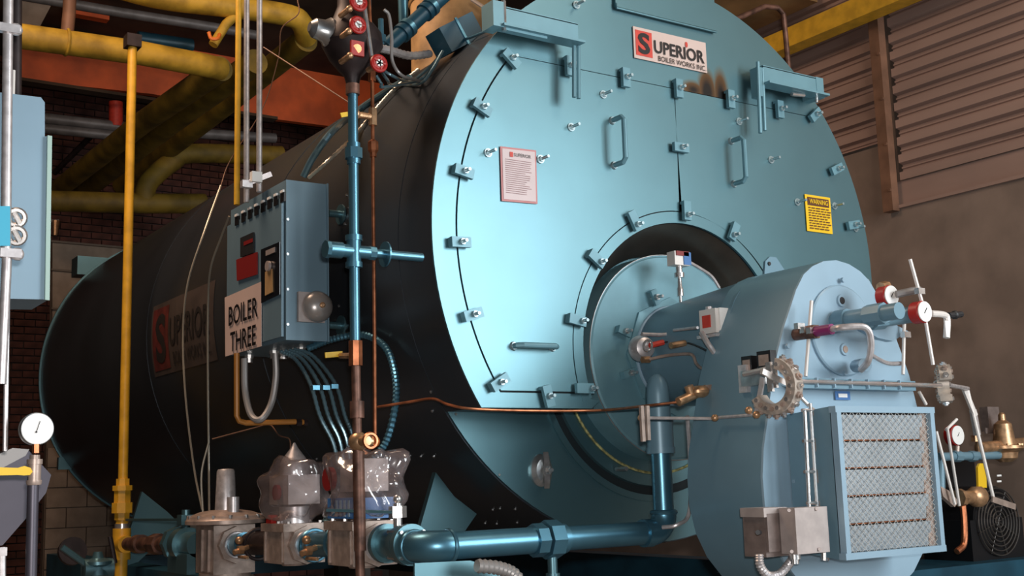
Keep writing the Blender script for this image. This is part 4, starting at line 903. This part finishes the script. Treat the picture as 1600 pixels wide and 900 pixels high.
tag(MB().tube([F(600, 15, .3), F(608, 25, .3), F(612, 60, .3), Q(613, 95, .3), Q(628, 118, .3), Q(655, 126, .3)], .007, n=8).build('cable', M['hose']), 'thin grey cable hanging in a loop beside the teal stem', 'cable')
for i, (a, c) in enumerate((((596, 112), (612, 132)), ((588, 118), (600, 136)), ((592, 106), (640, 128)))):
    tag(MB().tube([F(*a, .3), Q((a[0]+c[0])/2+2, (a[1]+c[1])/2+4, .3), Q(*c, .3), Q(655, 131-i*6, .3), Q(676, 108-i*4, .35, .03), Q(692, 80, .4, .05)], .0065, n=8).build('cable', M['bhose']), ('outermost', 'middle', 'uppermost')[i]+' of the looping blue cables that end at the dark box', 'cable')
db = thing('dark_junction_box', 'dark blue box strapped on the shell near the top, cables entering it', 'box', F(715, 85, .5))
cy_ = Q(715, 80, .5, .0).y; c = F(711, 56, cy_); d1 = (F(742, 33, cy_)-F(672, 68, cy_)).normalized(); d2 = V((0, 1, 0)); d3 = d1.cross(d2)
Rm = Matrix((d1, d2, d3)).transposed()
MB().box(c, (.20, .12, .115), Rm).bevel(.004).build('box_body', M['navy'], db)
MB().box(c-Y*.062, (.012, .006, .13), Rm).build('strap', M['teal_pipe'], db)
tag(MB().cyl(F(715, 66, .42), F(773, 44, .0), .006, n=8).build('tie_rod', M['teal_pipe']), 'slim teal rod from the dark box to the door hinge', 'rod')
tag(MB().cyl(F(738, 0, .3), F(772, 22, .0), .009, n=8).build('conduit', M['hose']), 'thin grey conduit above the dark box, ending at the hinge block', 'conduit')
tag(MB().cyl(W(-.33, 1.3, .95), W(-.33, 1.3, 3.2), .23, n=40).torus(W(-.33, 1.3, 1.55), Z, .23, .012, 40, 6).build('steam_stack', M['tan']), 'tan insulated stack rising behind the top of the boiler', 'stack')
# conduits to the panel
tag(MB().tube([F(474, 276, .85), F(490, 245, .8), F(520, 205, .72), Q(560, 172, .6), Q(600, 145, .5), Q(640, 121, .45)], .0155, n=10).build('blue_conduit', M['bhose']), 'thick dark blue conduit curving from the panel top over the shell', 'conduit')
tag(MB().tube([F(482, 278, .80), F(520, 245, .7), Q(560, 205, .55), Q(590, 168, .45), Q(618, 138, .4), Q(655, 108, .4)], [.0075, .010], n=8, k=14).build('armoured_cable', M['wire']), 'pale armoured cable running from the panel top over the shell', 'cable')
for i, (px, top, bot) in enumerate(((385, -10, 316), (405, -10, 300))):
    k = thing('conduit_drop', ('left' if i == 0 else 'right')+' one of the two galvanised conduits dropping into the panel top', 'conduit', F(px, bot, .95+.1*(1-i)))
    MB().cyl(F(px+.5, top, .95+.1*(1-i)), F(px, bot, .95+.1*(1-i)), .0125, n=12).build('tube', M['galv'], k)
sc2 = thing('conduit_clamp', 'bright strut clamp holding the two galvanised conduits above the panel', 'clamp', F(400, 285, .93))
MB().bar(F(378, 290, .95), F(424, 272, .90), .022, .03).build('strut', M['galv'], sc2); MB().box(F(400, 277, .91), (.045, .03, .045)).bevel(.008).build('strap', M['white'], sc2); MB().box(F(385, 288, .93), (.045, .03, .03)).bevel(.006).build('strap', M['galv'], sc2)
tag(MB().cyl(F(373, -10, 1.45), F(370, 320, 1.45), .014, n=12).build('yellow_tube', M['yellow']), 'thin yellow pipe dropping behind the panel from the top edge', 'pipe')
oy = thing('vent_tube', 'thin orange and brown pipe bending right below the control panel', 'pipe', F(371, 660, 1.1))
MB().tube([F(370, 552, 1.1), F(370, 650, 1.1), F(374, 658, 1.1), F(385, 661, 1.1), F(462, 659, 1.0), F(480, 660, 1.0)], .012, n=10, smooth=False).build('tube', mat('orange_brown_paint', (.42, .17, .03), .45, .1), oy)
MB().hexa(F(462, 660, 1.0), F(470, 660, 1.0), .018).hexa(F(474, 660, 1.0), F(480, 660, 1.0), .016).build('fitting', M['darkiron'], oy)
# hoses beneath the panel
tag(MB().tube([F(430, 552, .9), F(431, 590, .9), F(424, 630, .9), F(408, 655, .9), F(392, 648, .95), F(383, 610, 1.0), F(382, 560, 1.0)], .014, n=10).build('grey_hose_loop', M['hose']), 'grey hose hanging in a loop under the control panel', 'hose')
for i in range(4):
    o_ = 13*i
    tag(MB().tube([F(438+7*i, 549-i, .80), F(462+9*i, 562-2*i, .75), F(485+o_, 600, .65), F(500+o_, 650, .6), F(520+10*i, 690-4*i, .58), F(528+10*i, 725, .58)], [.0072, .0092], n=8, k=12).build('sealtight_conduit', M['bhose']),
        ('leftmost', 'second from left', 'third from left', 'rightmost')[i]+' of the four blue conduits below the panel', 'conduit')
tag(MB().tube([F(480, 545, .75), F(520, 530, .7), F(565, 523, .6), F(600, 540, .45), F(616, 580, .38), F(618, 630, .36), F(603, 690, .4), F(575, 726, .45)], [.0125, .016], n=10, k=16).build('loop_conduit', M['teal_pipe']), 'long ribbed teal conduit looping right from the panel and down to the valve', 'conduit')
b = MB()
for px, py in ((492, 606), (508, 606), (521, 604)): b.box(F(px, py, .60), (.03, .03, .018))
tag(b.build('conduit_tie', M['teal_pipe']), 'teal tie band gripping the four blue conduits', 'tie')
tagz = thing('tag_valve', 'yellow handled small valve left of the brown pipe top', 'valve', F(520, 562, .5)); MB().bar(F(508, 555, .5), F(535, 553, .5), .022, .006).build('handle', M['yhandle'], tagz); MB().cyl(F(532, 556, .5), F(550, 556, .4), .012, n=8).build('valve_body', M['brass'], tagz)
def wire_(pts, r_, lab): return tag(MB().tube(pts, r_, n=6).build('wire', M['post'] if 'brown' in lab or 'dark' in lab.split()[1:3] else M['wire']), lab, 'wire')
wire_([F(345, 290, 2.2), F(320, 360, 2.1), F(294, 440, 2.1), F(286, 520, 2.1), F(290, 620, 2.0), F(303, 730, 1.9), F(316, 796, 1.8)], .0055, 'left one of the two thin silver tubes hanging before the dark shell')
wire_([F(358, 338, 1.5), F(345, 372, 1.6), F(329, 420, 1.7), F(325, 480, 1.8), F(325, 600, 1.8), F(326, 690, 1.8), F(327, 798, 1.8)], .0055, 'right one of the two thin silver tubes, near the control panel')
wire_([F(326, 692, 1.75), F(315, 740, 1.75), F(317, 800, 1.75)], .005, 'short silver tube bowing left above the regulator')
wire_([F(332, 686, 1.7), F(400, 668, 1.5), F(422, 664, 1.4), F(436, 680, 1.2), F(452, 686, 1.1), F(454, 704, 1.1)], .0035, 'thin dark wire running to the pointed cap of the bagged actuator')
wire_([F(412, 74, 1.5), F(480, 118, 1.2), F(545, 160, .8)], .0035, 'taut brown cord slanting down to the teal pipe')
wire_([F(465, 0, 1.6), F(466, 22, 1.6), F(440, 45, 1.7), F(435, 90, 1.8), F(410, 170, 2.0), F(360, 250, 2.2), F(345, 290, 2.2)], .003, 'thin dark cord hanging in front of the yellow ceiling pipes')

# ================================================================== CEILING PIPES AND BEAMS, REAR LEFT
def cpipe(pts, r_, mt_, lab, name='ceiling_pipe', flanges=(), smooth=False, cat='pipe'):
    t = thing(name, lab, cat, pts[0]-Z*r_); MB().tube(pts, r_, n=20, smooth=smooth, k=5).build('pipe', mt_, t)
    for f in flanges: MB().torus(f[0], f[1], r_*1.02, r_*.14, 24, 6).build('joint_band', mt_, t)
    return t
cpipe([F(28, 56, 4.5), F(100, 66, 4.5), F(220, 83, 4.5), F(320, 102, 4.5), F(344, 108, 4.6)], .088, M['oldyellow'], 'long yellow ceiling pipe crossing the tall yellow pipe near its top', flanges=((F(104, 66, 4.5), X), ), )
cpipe([F(125, -40, 4.3), F(240, -6, 4.3), F(360, 10, 4.3), F(450, 24, 4.3), F(472, 38, 4.35), F(478, 60, 4.5)], .085, M['oldyellow'], 'upper yellow ceiling pipe along the top edge', smooth=True)
cpipe([F(345, 107, 4.6), F(225, 190, 6.2), F(90, 296, 8.95)], .098, M['oliveyellow'], 'leftmost diagonal yellow pipe running down to the rear wall', name='diagonal_pipe')
cpipe([F(400, 96, 4.6), F(270, 190, 6.2), F(130, 300, 8.95)], .10, M['oliveyellow'], 'middle diagonal yellow pipe running down to the rear wall', name='diagonal_pipe')
cpipe([F(478, 62, 4.5), F(350, 165, 6.2), F(190, 290, 8.95)], .10, M['oliveyellow'], 'rightmost diagonal yellow pipe running down to the rear wall', name='diagonal_pipe')
cpipe([F(440, 243, 7.6), F(300, 240, 7.6), F(270, 252, 7.6), F(232, 285, 7.6), F(226, 314, 7.6)], .10, M['oliveyellow'], 'yellow pipe with a bend, low behind the shell top', smooth=True, name='bent_pipe')
cpipe([F(70, 314, 7.6), F(230, 318, 7.6), F(320, 318, 7.6)], .10, M['oliveyellow'], 'horizontal dark yellow pipe low on the rear wall', name='wall_pipe')
cpipe([F(333, 70, 4.3), F(353, 38, 4.3), F(370, 22, 4.3)], .035, M['oldyellow'], 'short yellow branch with an orange flexible below the upper pipe', name='branch_pipe')
cpipe([F(103, 70, 4.5), F(108, 20, 4.5), F(110, -20, 4.5)], .045, M['post'], 'short brown hanger pipe over the long yellow pipe', name='hanger_pipe')
cpipe([F(60, 184, 8.2), F(250, 205, 8.2), F(430, 216, 8.2)], .055, M['duskpipe'], 'upper grey pipe on the dark rear brick wall', name='wall_pipe')
cpipe([F(60, 200, 8.2), F(190, 213, 8.2)], .05, M['duskpipe'], 'lower grey pipe on the dark rear brick wall', name='wall_pipe')
cpipe([F(-40, -20, 6.5), F(190, 20, 6.5), F(330, 42, 6.5), F(400, 55, 6.5)], .045, M['duskpipe'], 'grey pipe between the yellow pipe and the orange beam', name='grey_pipe')
cpipe([F(215, 60, 4.72), F(300, 72, 4.72)], .055, M['navy'], 'short dark blue pipe right of the tall yellow pipe top', name='blue_pipe')
cpipe([F(85, 270, 8.97), F(165, 190, 8.2)], .03, M['darkiron'], 'dark slanted brace in front of the rear brick wall', name='brace', cat='brace')
tag(MB().cyl(F(181, 160, 8.2), F(181, 198, 8.2), .07, n=16).build('red_valve', M['signr']), 'small dull red fitting in front of the dark rear wall', 'valve')
ob = thing('orange_beam', 'deep orange-red steel beam behind the yellow ceiling pipes', 'beam', F(250, 120, 7.9))
pl_ = [F(10, 58, 7.9), F(600, 70, 7.9), F(600, 208, 7.9), F(430, 186, 7.9), F(240, 147, 7.9), F(10, 122, 7.9)]
MB().prism(pl_, (0, .08, 0)).build('web', M['orange'], ob); MB().bar(F(10, 123, 7.85), F(430, 187, 7.85), .03, .14).build('lower_flange', M['ceil'], ob)
tag(MB().box(F(142, 14, 7.2), (.32, .10, .19)).build('orange_bracket', M['orange']), 'small orange plate near the top edge above the yellow pipe', 'plate')
tag(MB().prism([F(28, -20, 7.4), F(95, -20, 7.4), F(62, 42, 7.4), F(28, 42, 7.4)], (0, .1, 0)).build('tan_panel', M['block']), 'tan panel in the top left corner between conduit and pipe', 'panel')
tag(MB().tube([F(326, 50, 4.2), F(330, 60, 4.2), F(340, 60, 4.2), F(343, 54, 4.25), F(338, 62, 4.32)], .014).build('orange_strap', mat('orange_strap', (.8, .2, .03), .5)), 'small orange strap on the short yellow branch', 'strap')
tag(MB().tube([F(1150, 30, .9), F(1195, 10, .9), F(1215, 12, .9), F(1224, 22, .9), F(1228, 60, .9), F(1233, 120, .9)], .016, n=12, smooth=False).build('vent_pipe', M['brownpipe']), 'dark brown bent pipe at the top right of the boiler', 'pipe')
hk = thing('hanging_hook', 'small brass hook hanging on the beige panel beside the pale cabinet', 'hook', F(86, 370, 8.9)); MB().cyl(F(87, 345, 8.9), F(86, 368, 8.9), .042, .022, n=10).build('hook_body', M['brass'], hk); MB().cyl(F(76, 345, 8.9), F(92, 345, 8.9), .016, n=8).build('hook_bar', M['galv'], hk)

# ================================================================== LEFT FOREGROUND
tl = 3.5
lc = thing('neighbour_cabinet', 'pale blue cabinet cut by the left edge, nearest the camera', 'cabinet', D(40, 468, tl))
q = D(76, 300, tl); yq = q.y
fr_ = [F(-120, 130, yq), F(64, 152, yq), F(70, 160, yq), F(70, 213, yq), F(80, 214, yq), F(76, 468, yq), F(-120, 464, yq)]
MB().prism(fr_, (0, .22, 0)).build('cabinet_body', M['bluepale'], lc)
MB().prism([F(73, 213, yq-.004), F(80, 214, yq-.004), F(76, 470, yq-.004), F(69, 469, yq-.004)], (0, -.012, 0)).build('edge_strip', mat('pale_green_edge', (.42, .58, .52), .4), lc)
yc_ = D(10, 300, 3.0).y-.03; nm = MB().prism([F(-120, 322, yc_), F(16, 322, yc_), F(16, 384, yc_), F(-120, 384, yc_)], (0, .006, 0)).build('cyan_panel', mat('cyan_label', (.06, .42, .60), .4), lc)
gc = D(10, 300, 3.0); 
cg = thing('edge_conduit', 'bright galvanised conduit running top to bottom along the left edge', 'conduit', D(8, 700, 3.0))
MB().cyl(F(13, -20, gc.y), F(9, 400, gc.y), .0125, n=14).cyl(F(11, 400, gc.y), F(2, 600, gc.y), .012, n=14).cyl(F(12, 460, gc.y+.02), F(8, 705, gc.y+.02), .006, n=10).build('tube', M['galv'], cg)
for px, py in ((20, 45), (22, 396)):
    MB().box(F(px-6, py, gc.y-.01), (.05, .02, .022)).ball(F(px+5, py+1, gc.y-.01), .017, sc=(1, .6, 1)).build('strut_clamp', M['galv'], cg)
for i, (px, py) in enumerate(((26, 340), (26, 368))):
    MB().torus(F(px, py, gc.y+.05), V((.3, 1, .3)), .020, .007, 18, 6).cyl(F(px-6, py-12, gc.y+.05), F(px+5, py+10, gc.y+.05), .008, n=8).build('shackle', M['chrome'], cg)
tag(MB().cyl(F(25, -20, yq+.1), F(24, 152, yq+.1), .018, n=12).build('dark_conduit', M['darkiron']), 'dark conduit dropping into the top of the pale cabinet', 'conduit')
tag(MB().cyl(F(21, 110, yq+.05), F(20, 150, yq+.05), .006, n=8).build('pale_cable', M['whitemet']), 'short pale cable entering the top of the pale cabinet', 'cable')
yg = D(56, 670, 2.9).y
gg = thing('pressure_gauge', 'large white-faced pressure gauge on an iron post, lower left', 'gauge', F(56, 697, yg))
c = F(58, 670, yg)
MB().lathe(c+Y*.03, (0, -1, 0), [(0, .036), (.006, .0395), (.03, .0400), (.034, .038)], 40).build('case', M['steel'], gg)
MB().cyl(c-Y*.002, c-Y*.0055, .037, n=40).build('dial', M['white'], gg); MB().bar(c+V((-.003, -.007, -.009)), c+V((.005, -.007, .018)), .0014, .001).cyl(c+V((-.003, -.0065, -.008)), c+V((-.003, -.008, -.008)), .0025, n=8).build('needle', M['black'], gg)
po_ = thing('gauge_post', 'iron post with a yellow lever cock carrying the white gauge', 'pipe', F(50, 930, yg))
MB().cyl(F(52, 745, yg), F(47, 960, yg), .0135, n=16).build('pipe', M['lever'], po_)
MB().lathe(F(53, 758, yg), (0, 0, 1), [(0, .016), (.004, .018), (.012, .018), (.012, .0155), (.05, .0155), (.05, .0185), (.062, .0185), (.062, .012), (.072, .012)], 16).build('cock_body', M['alu'], po_)
MB().cyl(F(56, 708, yg), F(56, 694, yg), .009, n=10).build('gauge_nipple', M['copper'], po_)
MB().prism([F(-40, 729, yg-.02), F(28, 731, yg-.02), F(38, 728, yg-.02), F(48, 731, yg-.02), F(51, 737, yg-.02), F(47, 742, yg-.02), F(38, 743, yg-.02), F(28, 742, yg-.02), F(-40, 744, yg-.02)], (0, .006, 0)).build('lever', M['yhandle'], po_)
y3 = yg+.35
hb2 = thing('sheet_metal_hood', 'grey-purple angular sheet metal housing behind the gauge, lower left corner', 'housing', F(20, 860, y3))
MB().prism([F(-60, 740, y3), F(20, 702, y3), F(46, 705, y3), F(80, 742, y3), F(72, 770, y3), F(45, 805, y3), F(4, 852, y3), F(-60, 860, y3)], (0, .25, 0)).build('side_panel', M['lever'], hb2)
MB().prism([F(-60, 735, y3-.01), F(20, 700, y3-.01), F(46, 702, y3-.01), F(40, 712, y3-.01), F(-60, 765, y3-.01)], (0, .02, 0)).build('top_flange', mat('grey_flange', (.30, .28, .27), .5, .3), hb2)
tag(MB().cyl(F(3, 855, yg+.1), F(3, 930, yg+.1), .009, n=10).box(F(3, 862, yg+.1), (.02, .02, .02)).build('short_conduit', M['galv']), 'short pale conduit end at the lower left corner', 'conduit')

# ================================================================== RIGHT BACKGROUND: COMPRESSOR AND FITTINGS
tag(MB().box(W(2.0, .3, -1.62), (2.55, .7, .36)).bevel(.01).build('equipment_base', M['navy']), 'dark blue steel base at the bottom right, under the fan', 'base')
yr = .05
cm = thing('cooling_fan', 'black motor fan with a ringed guard, bottom right', 'fan', W(2.12, yr+.2, -1.44))
fc_ = F(1560, 815, yr)
MB().cyl(fc_+Y*.02, fc_+Y*.30, .185, n=40).build('fan_shroud', M['fan'], cm)
for i in range(7): MB().torus(fc_-Y*.005, Y, .03+.024*i, .004, 40, 5).build('guard_ring', mat('guard_wire_%d' % i, (.055, .047, .042), .45, .4) if i == 0 else bpy.data.materials['guard_wire_0'], cm)
for i in range(4): e = V((math.cos(i*PI/4+.3), 0, math.sin(i*PI/4+.3))); MB().cyl(fc_-e*.18, fc_+e*.18, .003, n=6).build('guard_spoke', bpy.data.materials['guard_wire_0'], cm)
MB().box(fc_+V((0, .4, .10)), (.46, .25, .45)).build('motor_case', M['fan'], cm)
MB().box(fc_+V((0, .16, -.12)), (.45, .3, .27)).build('motor_base', M['fan'], cm)
MB().box(F(1561, 743, yr-.02), (.036, .004, .009)).box(F(1561, 752, yr-.02), (.036, .004, .009)).build('name_tag', M['white'], cm)
ap = thing('air_pipe', 'light blue horizontal pipe behind the intake, right side', 'pipe', F(1520, 720, 0))
MB().cyl(F(1466, 714, 0), F(1560, 711, 0), .022, n=16).cyl(F(1490, 713, 0), F(1500, 713, 0), .029, n=8).cyl(F(1515, 713, 0), F(1523, 713, 0), .028, n=8).cyl(F(1470, 714, 0), F(1471, 780, 0), .020, n=14).build('pipe', M['blue'], ap)
def gauge(px, py, y, r_, lab, depth=.045):
    c = F(px, py, y); t = thing('red_gauge', lab, 'gauge', c-Z*r_)
    MB().lathe(c+Y*depth, (0, -1, 0), [(0, r_*.8), (.005, r_), (depth-.004, r_), (depth, r_*.9)], 32).build('red_case', M['red'], t)
    MB().cyl(c-Y*.001, c-Y*.005, r_*.93, n=32).build('dial', M['white'], t); MB().bar(c+V((-.006, -.006, -.006)), c+V((.010, -.006, .014)), .003, .001).build('needle', M['black'], t)
    return t
gauge(1496, 680, 0, .052, 'red-cased gauge standing on the light blue pipe, right of the intake', .05)
MB().cyl(F(1495, 710, 0), F(1496, 697, 0), .012, n=8).build('gauge_stem', M['alu'], ap)
gauge(1392, 462, -1.03, .040, 'upper left of the two red-cased gauges in front of the burner')
gauge(1444, 487, -1.14, .040, 'lower right of the two red-cased gauges in front of the burner')
br = thing('brass_regulator', 'large brass air regulator with a domed top at the right edge', 'regulator', F(1570, 725, 0))
b0 = F(1572, 722, 0)
MB().lathe(b0, (0, 0, 1), [(0, .03), (.02, .06), (.05, .065), (.07, .10), (.085, .10), (.09, .06), (.12, .055), (.20, .045), (.22, .02), (.25, .018), (.26, .010)], 24).build('regulator_body', M['brass'], br)
MB().cyl(F(1530, 700, 0), F(1620, 690, 0), .030, n=14).build('side_ports', M['brass'], br)
for k in range(8): a = k*PI/4; p = b0+V((.085*math.cos(a), .085*math.sin(a), .07)); MB().hexa(p, p+Z*.025, .010).build('case_bolt', M['brass'], br)
yv_ = thing('yellow_lever_valve', 'ball valve with an upright yellow lever, right of the intake', 'valve', F(1533, 780, -.05))
MB().prism([F(1528, 730, -.05), F(1531, 724, -.05), F(1537, 724, -.05), F(1541, 732, -.05), F(1542, 762, -.05), F(1529, 762, -.05)], (0, .012, 0)).build('lever', M['yhandle'], yv_)
MB().ball(F(1527, 776, -.05), .062, sc=(1.1, .8, .9)).cyl(F(1500, 778, -.05), F(1525, 776, -.05), .034, n=14).cyl(F(1497, 778, -.05), F(1503, 778, -.05), .045, n=8).build('valve_body', M['brass'], yv_)
tag(MB().tube([F(1504, 785, -.05), F(1507, 820, -.05), F(1506, 850, -.05), F(1495, 862, -.05)], .016, n=10).build('copper_riser', M['copper']), 'copper pipe dropping from the yellow-levered valve', 'pipe')
tag(MB().box(F(1547, 655, .1), (.10, .05, .13)).box(F(1547, 673, .07), (.09, .01, .03)).build('pressure_switch', M['dgrey']), 'brown-grey switch box above the light blue pipe', 'switch')
tag(MB().cyl(F(1532, 712, 0), F(1524, 665, 0), .016, n=10).hexa(F(1525, 690, 0), F(1524, 680, 0), .026).build('brass_fitting', M['brass']), 'upright brass fitting between gauge and large brass regulator', 'fitting')
lk = thing('fuel_linkage', 'long white linkage rods and slotted cranks right of the intake', 'linkage', F(1550, 790, -.35))
MB().cyl(F(1512, 610, -.35), F(1552, 778, -.35), .0085, n=8).build('long_rod', M['whitemet'], lk)
MB().bar(F(1506, 606, -.35), F(1524, 650, -.35), .028, .012).build('rod_end', M['whitemet'], lk)
MB().bar(F(1520, 640, -.33), F(1527, 680, -.33), .030, .02).build('turnbuckle', M['galv'], lk)
MB().bar(F(1550, 780, -.36), F(1586, 792, -.36), .028, .008).build('slotted_crank', M['alu'], lk)
MB().cyl(F(1462, 598, -.6), F(1512, 607, -.36), .010, n=8).build('crank_arm', M['galv'], lk)
for a, c, y in (((1463, 674), (1492, 788), -.62), ((1436, 612), (1447, 632), -.8), ((1478, 672), (1495, 655), -.6)): MB().cyl(F(*a, y), F(*c, y), .0065, n=8).build('short_rod', M['whitemet'], lk)
MB().prism([F(1470, 760, -.6), F(1482, 766, -.6), F(1498, 783, -.6), F(1492, 792, -.6), F(1474, 776, -.6)], (0, .02, 0)).build('crank_plate', M['alu'], lk)
rp = thing('gauge_pipe', 'blue pipe with tee fittings reaching from the burner toward the right gauge', 'pipe', F(1400, 510, -1.05))
qa = F(1372, 497, -1.02); qb = F(1442, 489, -1.11)
MB().cyl(F(1345, 503, -1.0), F(1436, 490, -1.09), .030, n=20).cyl(F(1362, 500, -1.02), F(1380, 498, -1.03), .037, n=8).build('pipe', M['blue'], rp)
MB().ball(F(1391, 491, -1.08), .022, sc=(1, 1, 1.1)).build('brass_plug', M['brass'], rp)
MB().cyl(F(1376, 450, -1.0), F(1386, 448, -1.0), .022, n=8).build('brass_fitting', M['brass'], rp)
MB().cyl(F(1400, 460, -1.05), F(1438, 452, -1.1), .014, n=10).build('spacer_tube', M['hose'], rp)
MB().tube([F(1455, 490, -1.14), F(1475, 492, -1.14), F(1480, 500, -1.14), F(1479, 528, -1.14)], .012, n=10).build('white_elbow', M['whitemet'], rp)
MB().box(F(1479, 514, -1.16), (.018, .006, .06)).build('paper_tag', M['white'], rp)
MB().cyl(F(1482, 493, -1.1), F(1502, 491, -1.1), .012, n=8).ball(F(1492, 492, -1.1), .017).build('black_knob', M['rubber'], rp)

# ------------------------------------------------------------------ groups of alike things
GROUPS = dict(sealtight_conduit='blue conduits below the control panel', cable='looping cables at the shell top', valve_handwheel='red handwheels of the water column',
 try_cock='brass cocks of the water column', plastic_bag='clear bags over the valve actuators', diagonal_pipe='diagonal yellow pipes', conduit_drop='galvanised conduits above the panel',
 valve_actuator='gas valve actuators', shutoff_valve='gas shut-off valve bodies', test_cock='brass test cocks of the valve train', red_gauge='red-cased gauges', ball_valve='teal ball valves of the gas line',
 wire='thin tubes and cords before the shell', ceiling_pipe='yellow ceiling pipes', wall_pipe='pipes on the rear wall')
for o in scn.objects:
    k = o.name.split('.')[0]
    if o.parent is None and k in GROUPS and o.get('category'): o['group'] = GROUPS[k]
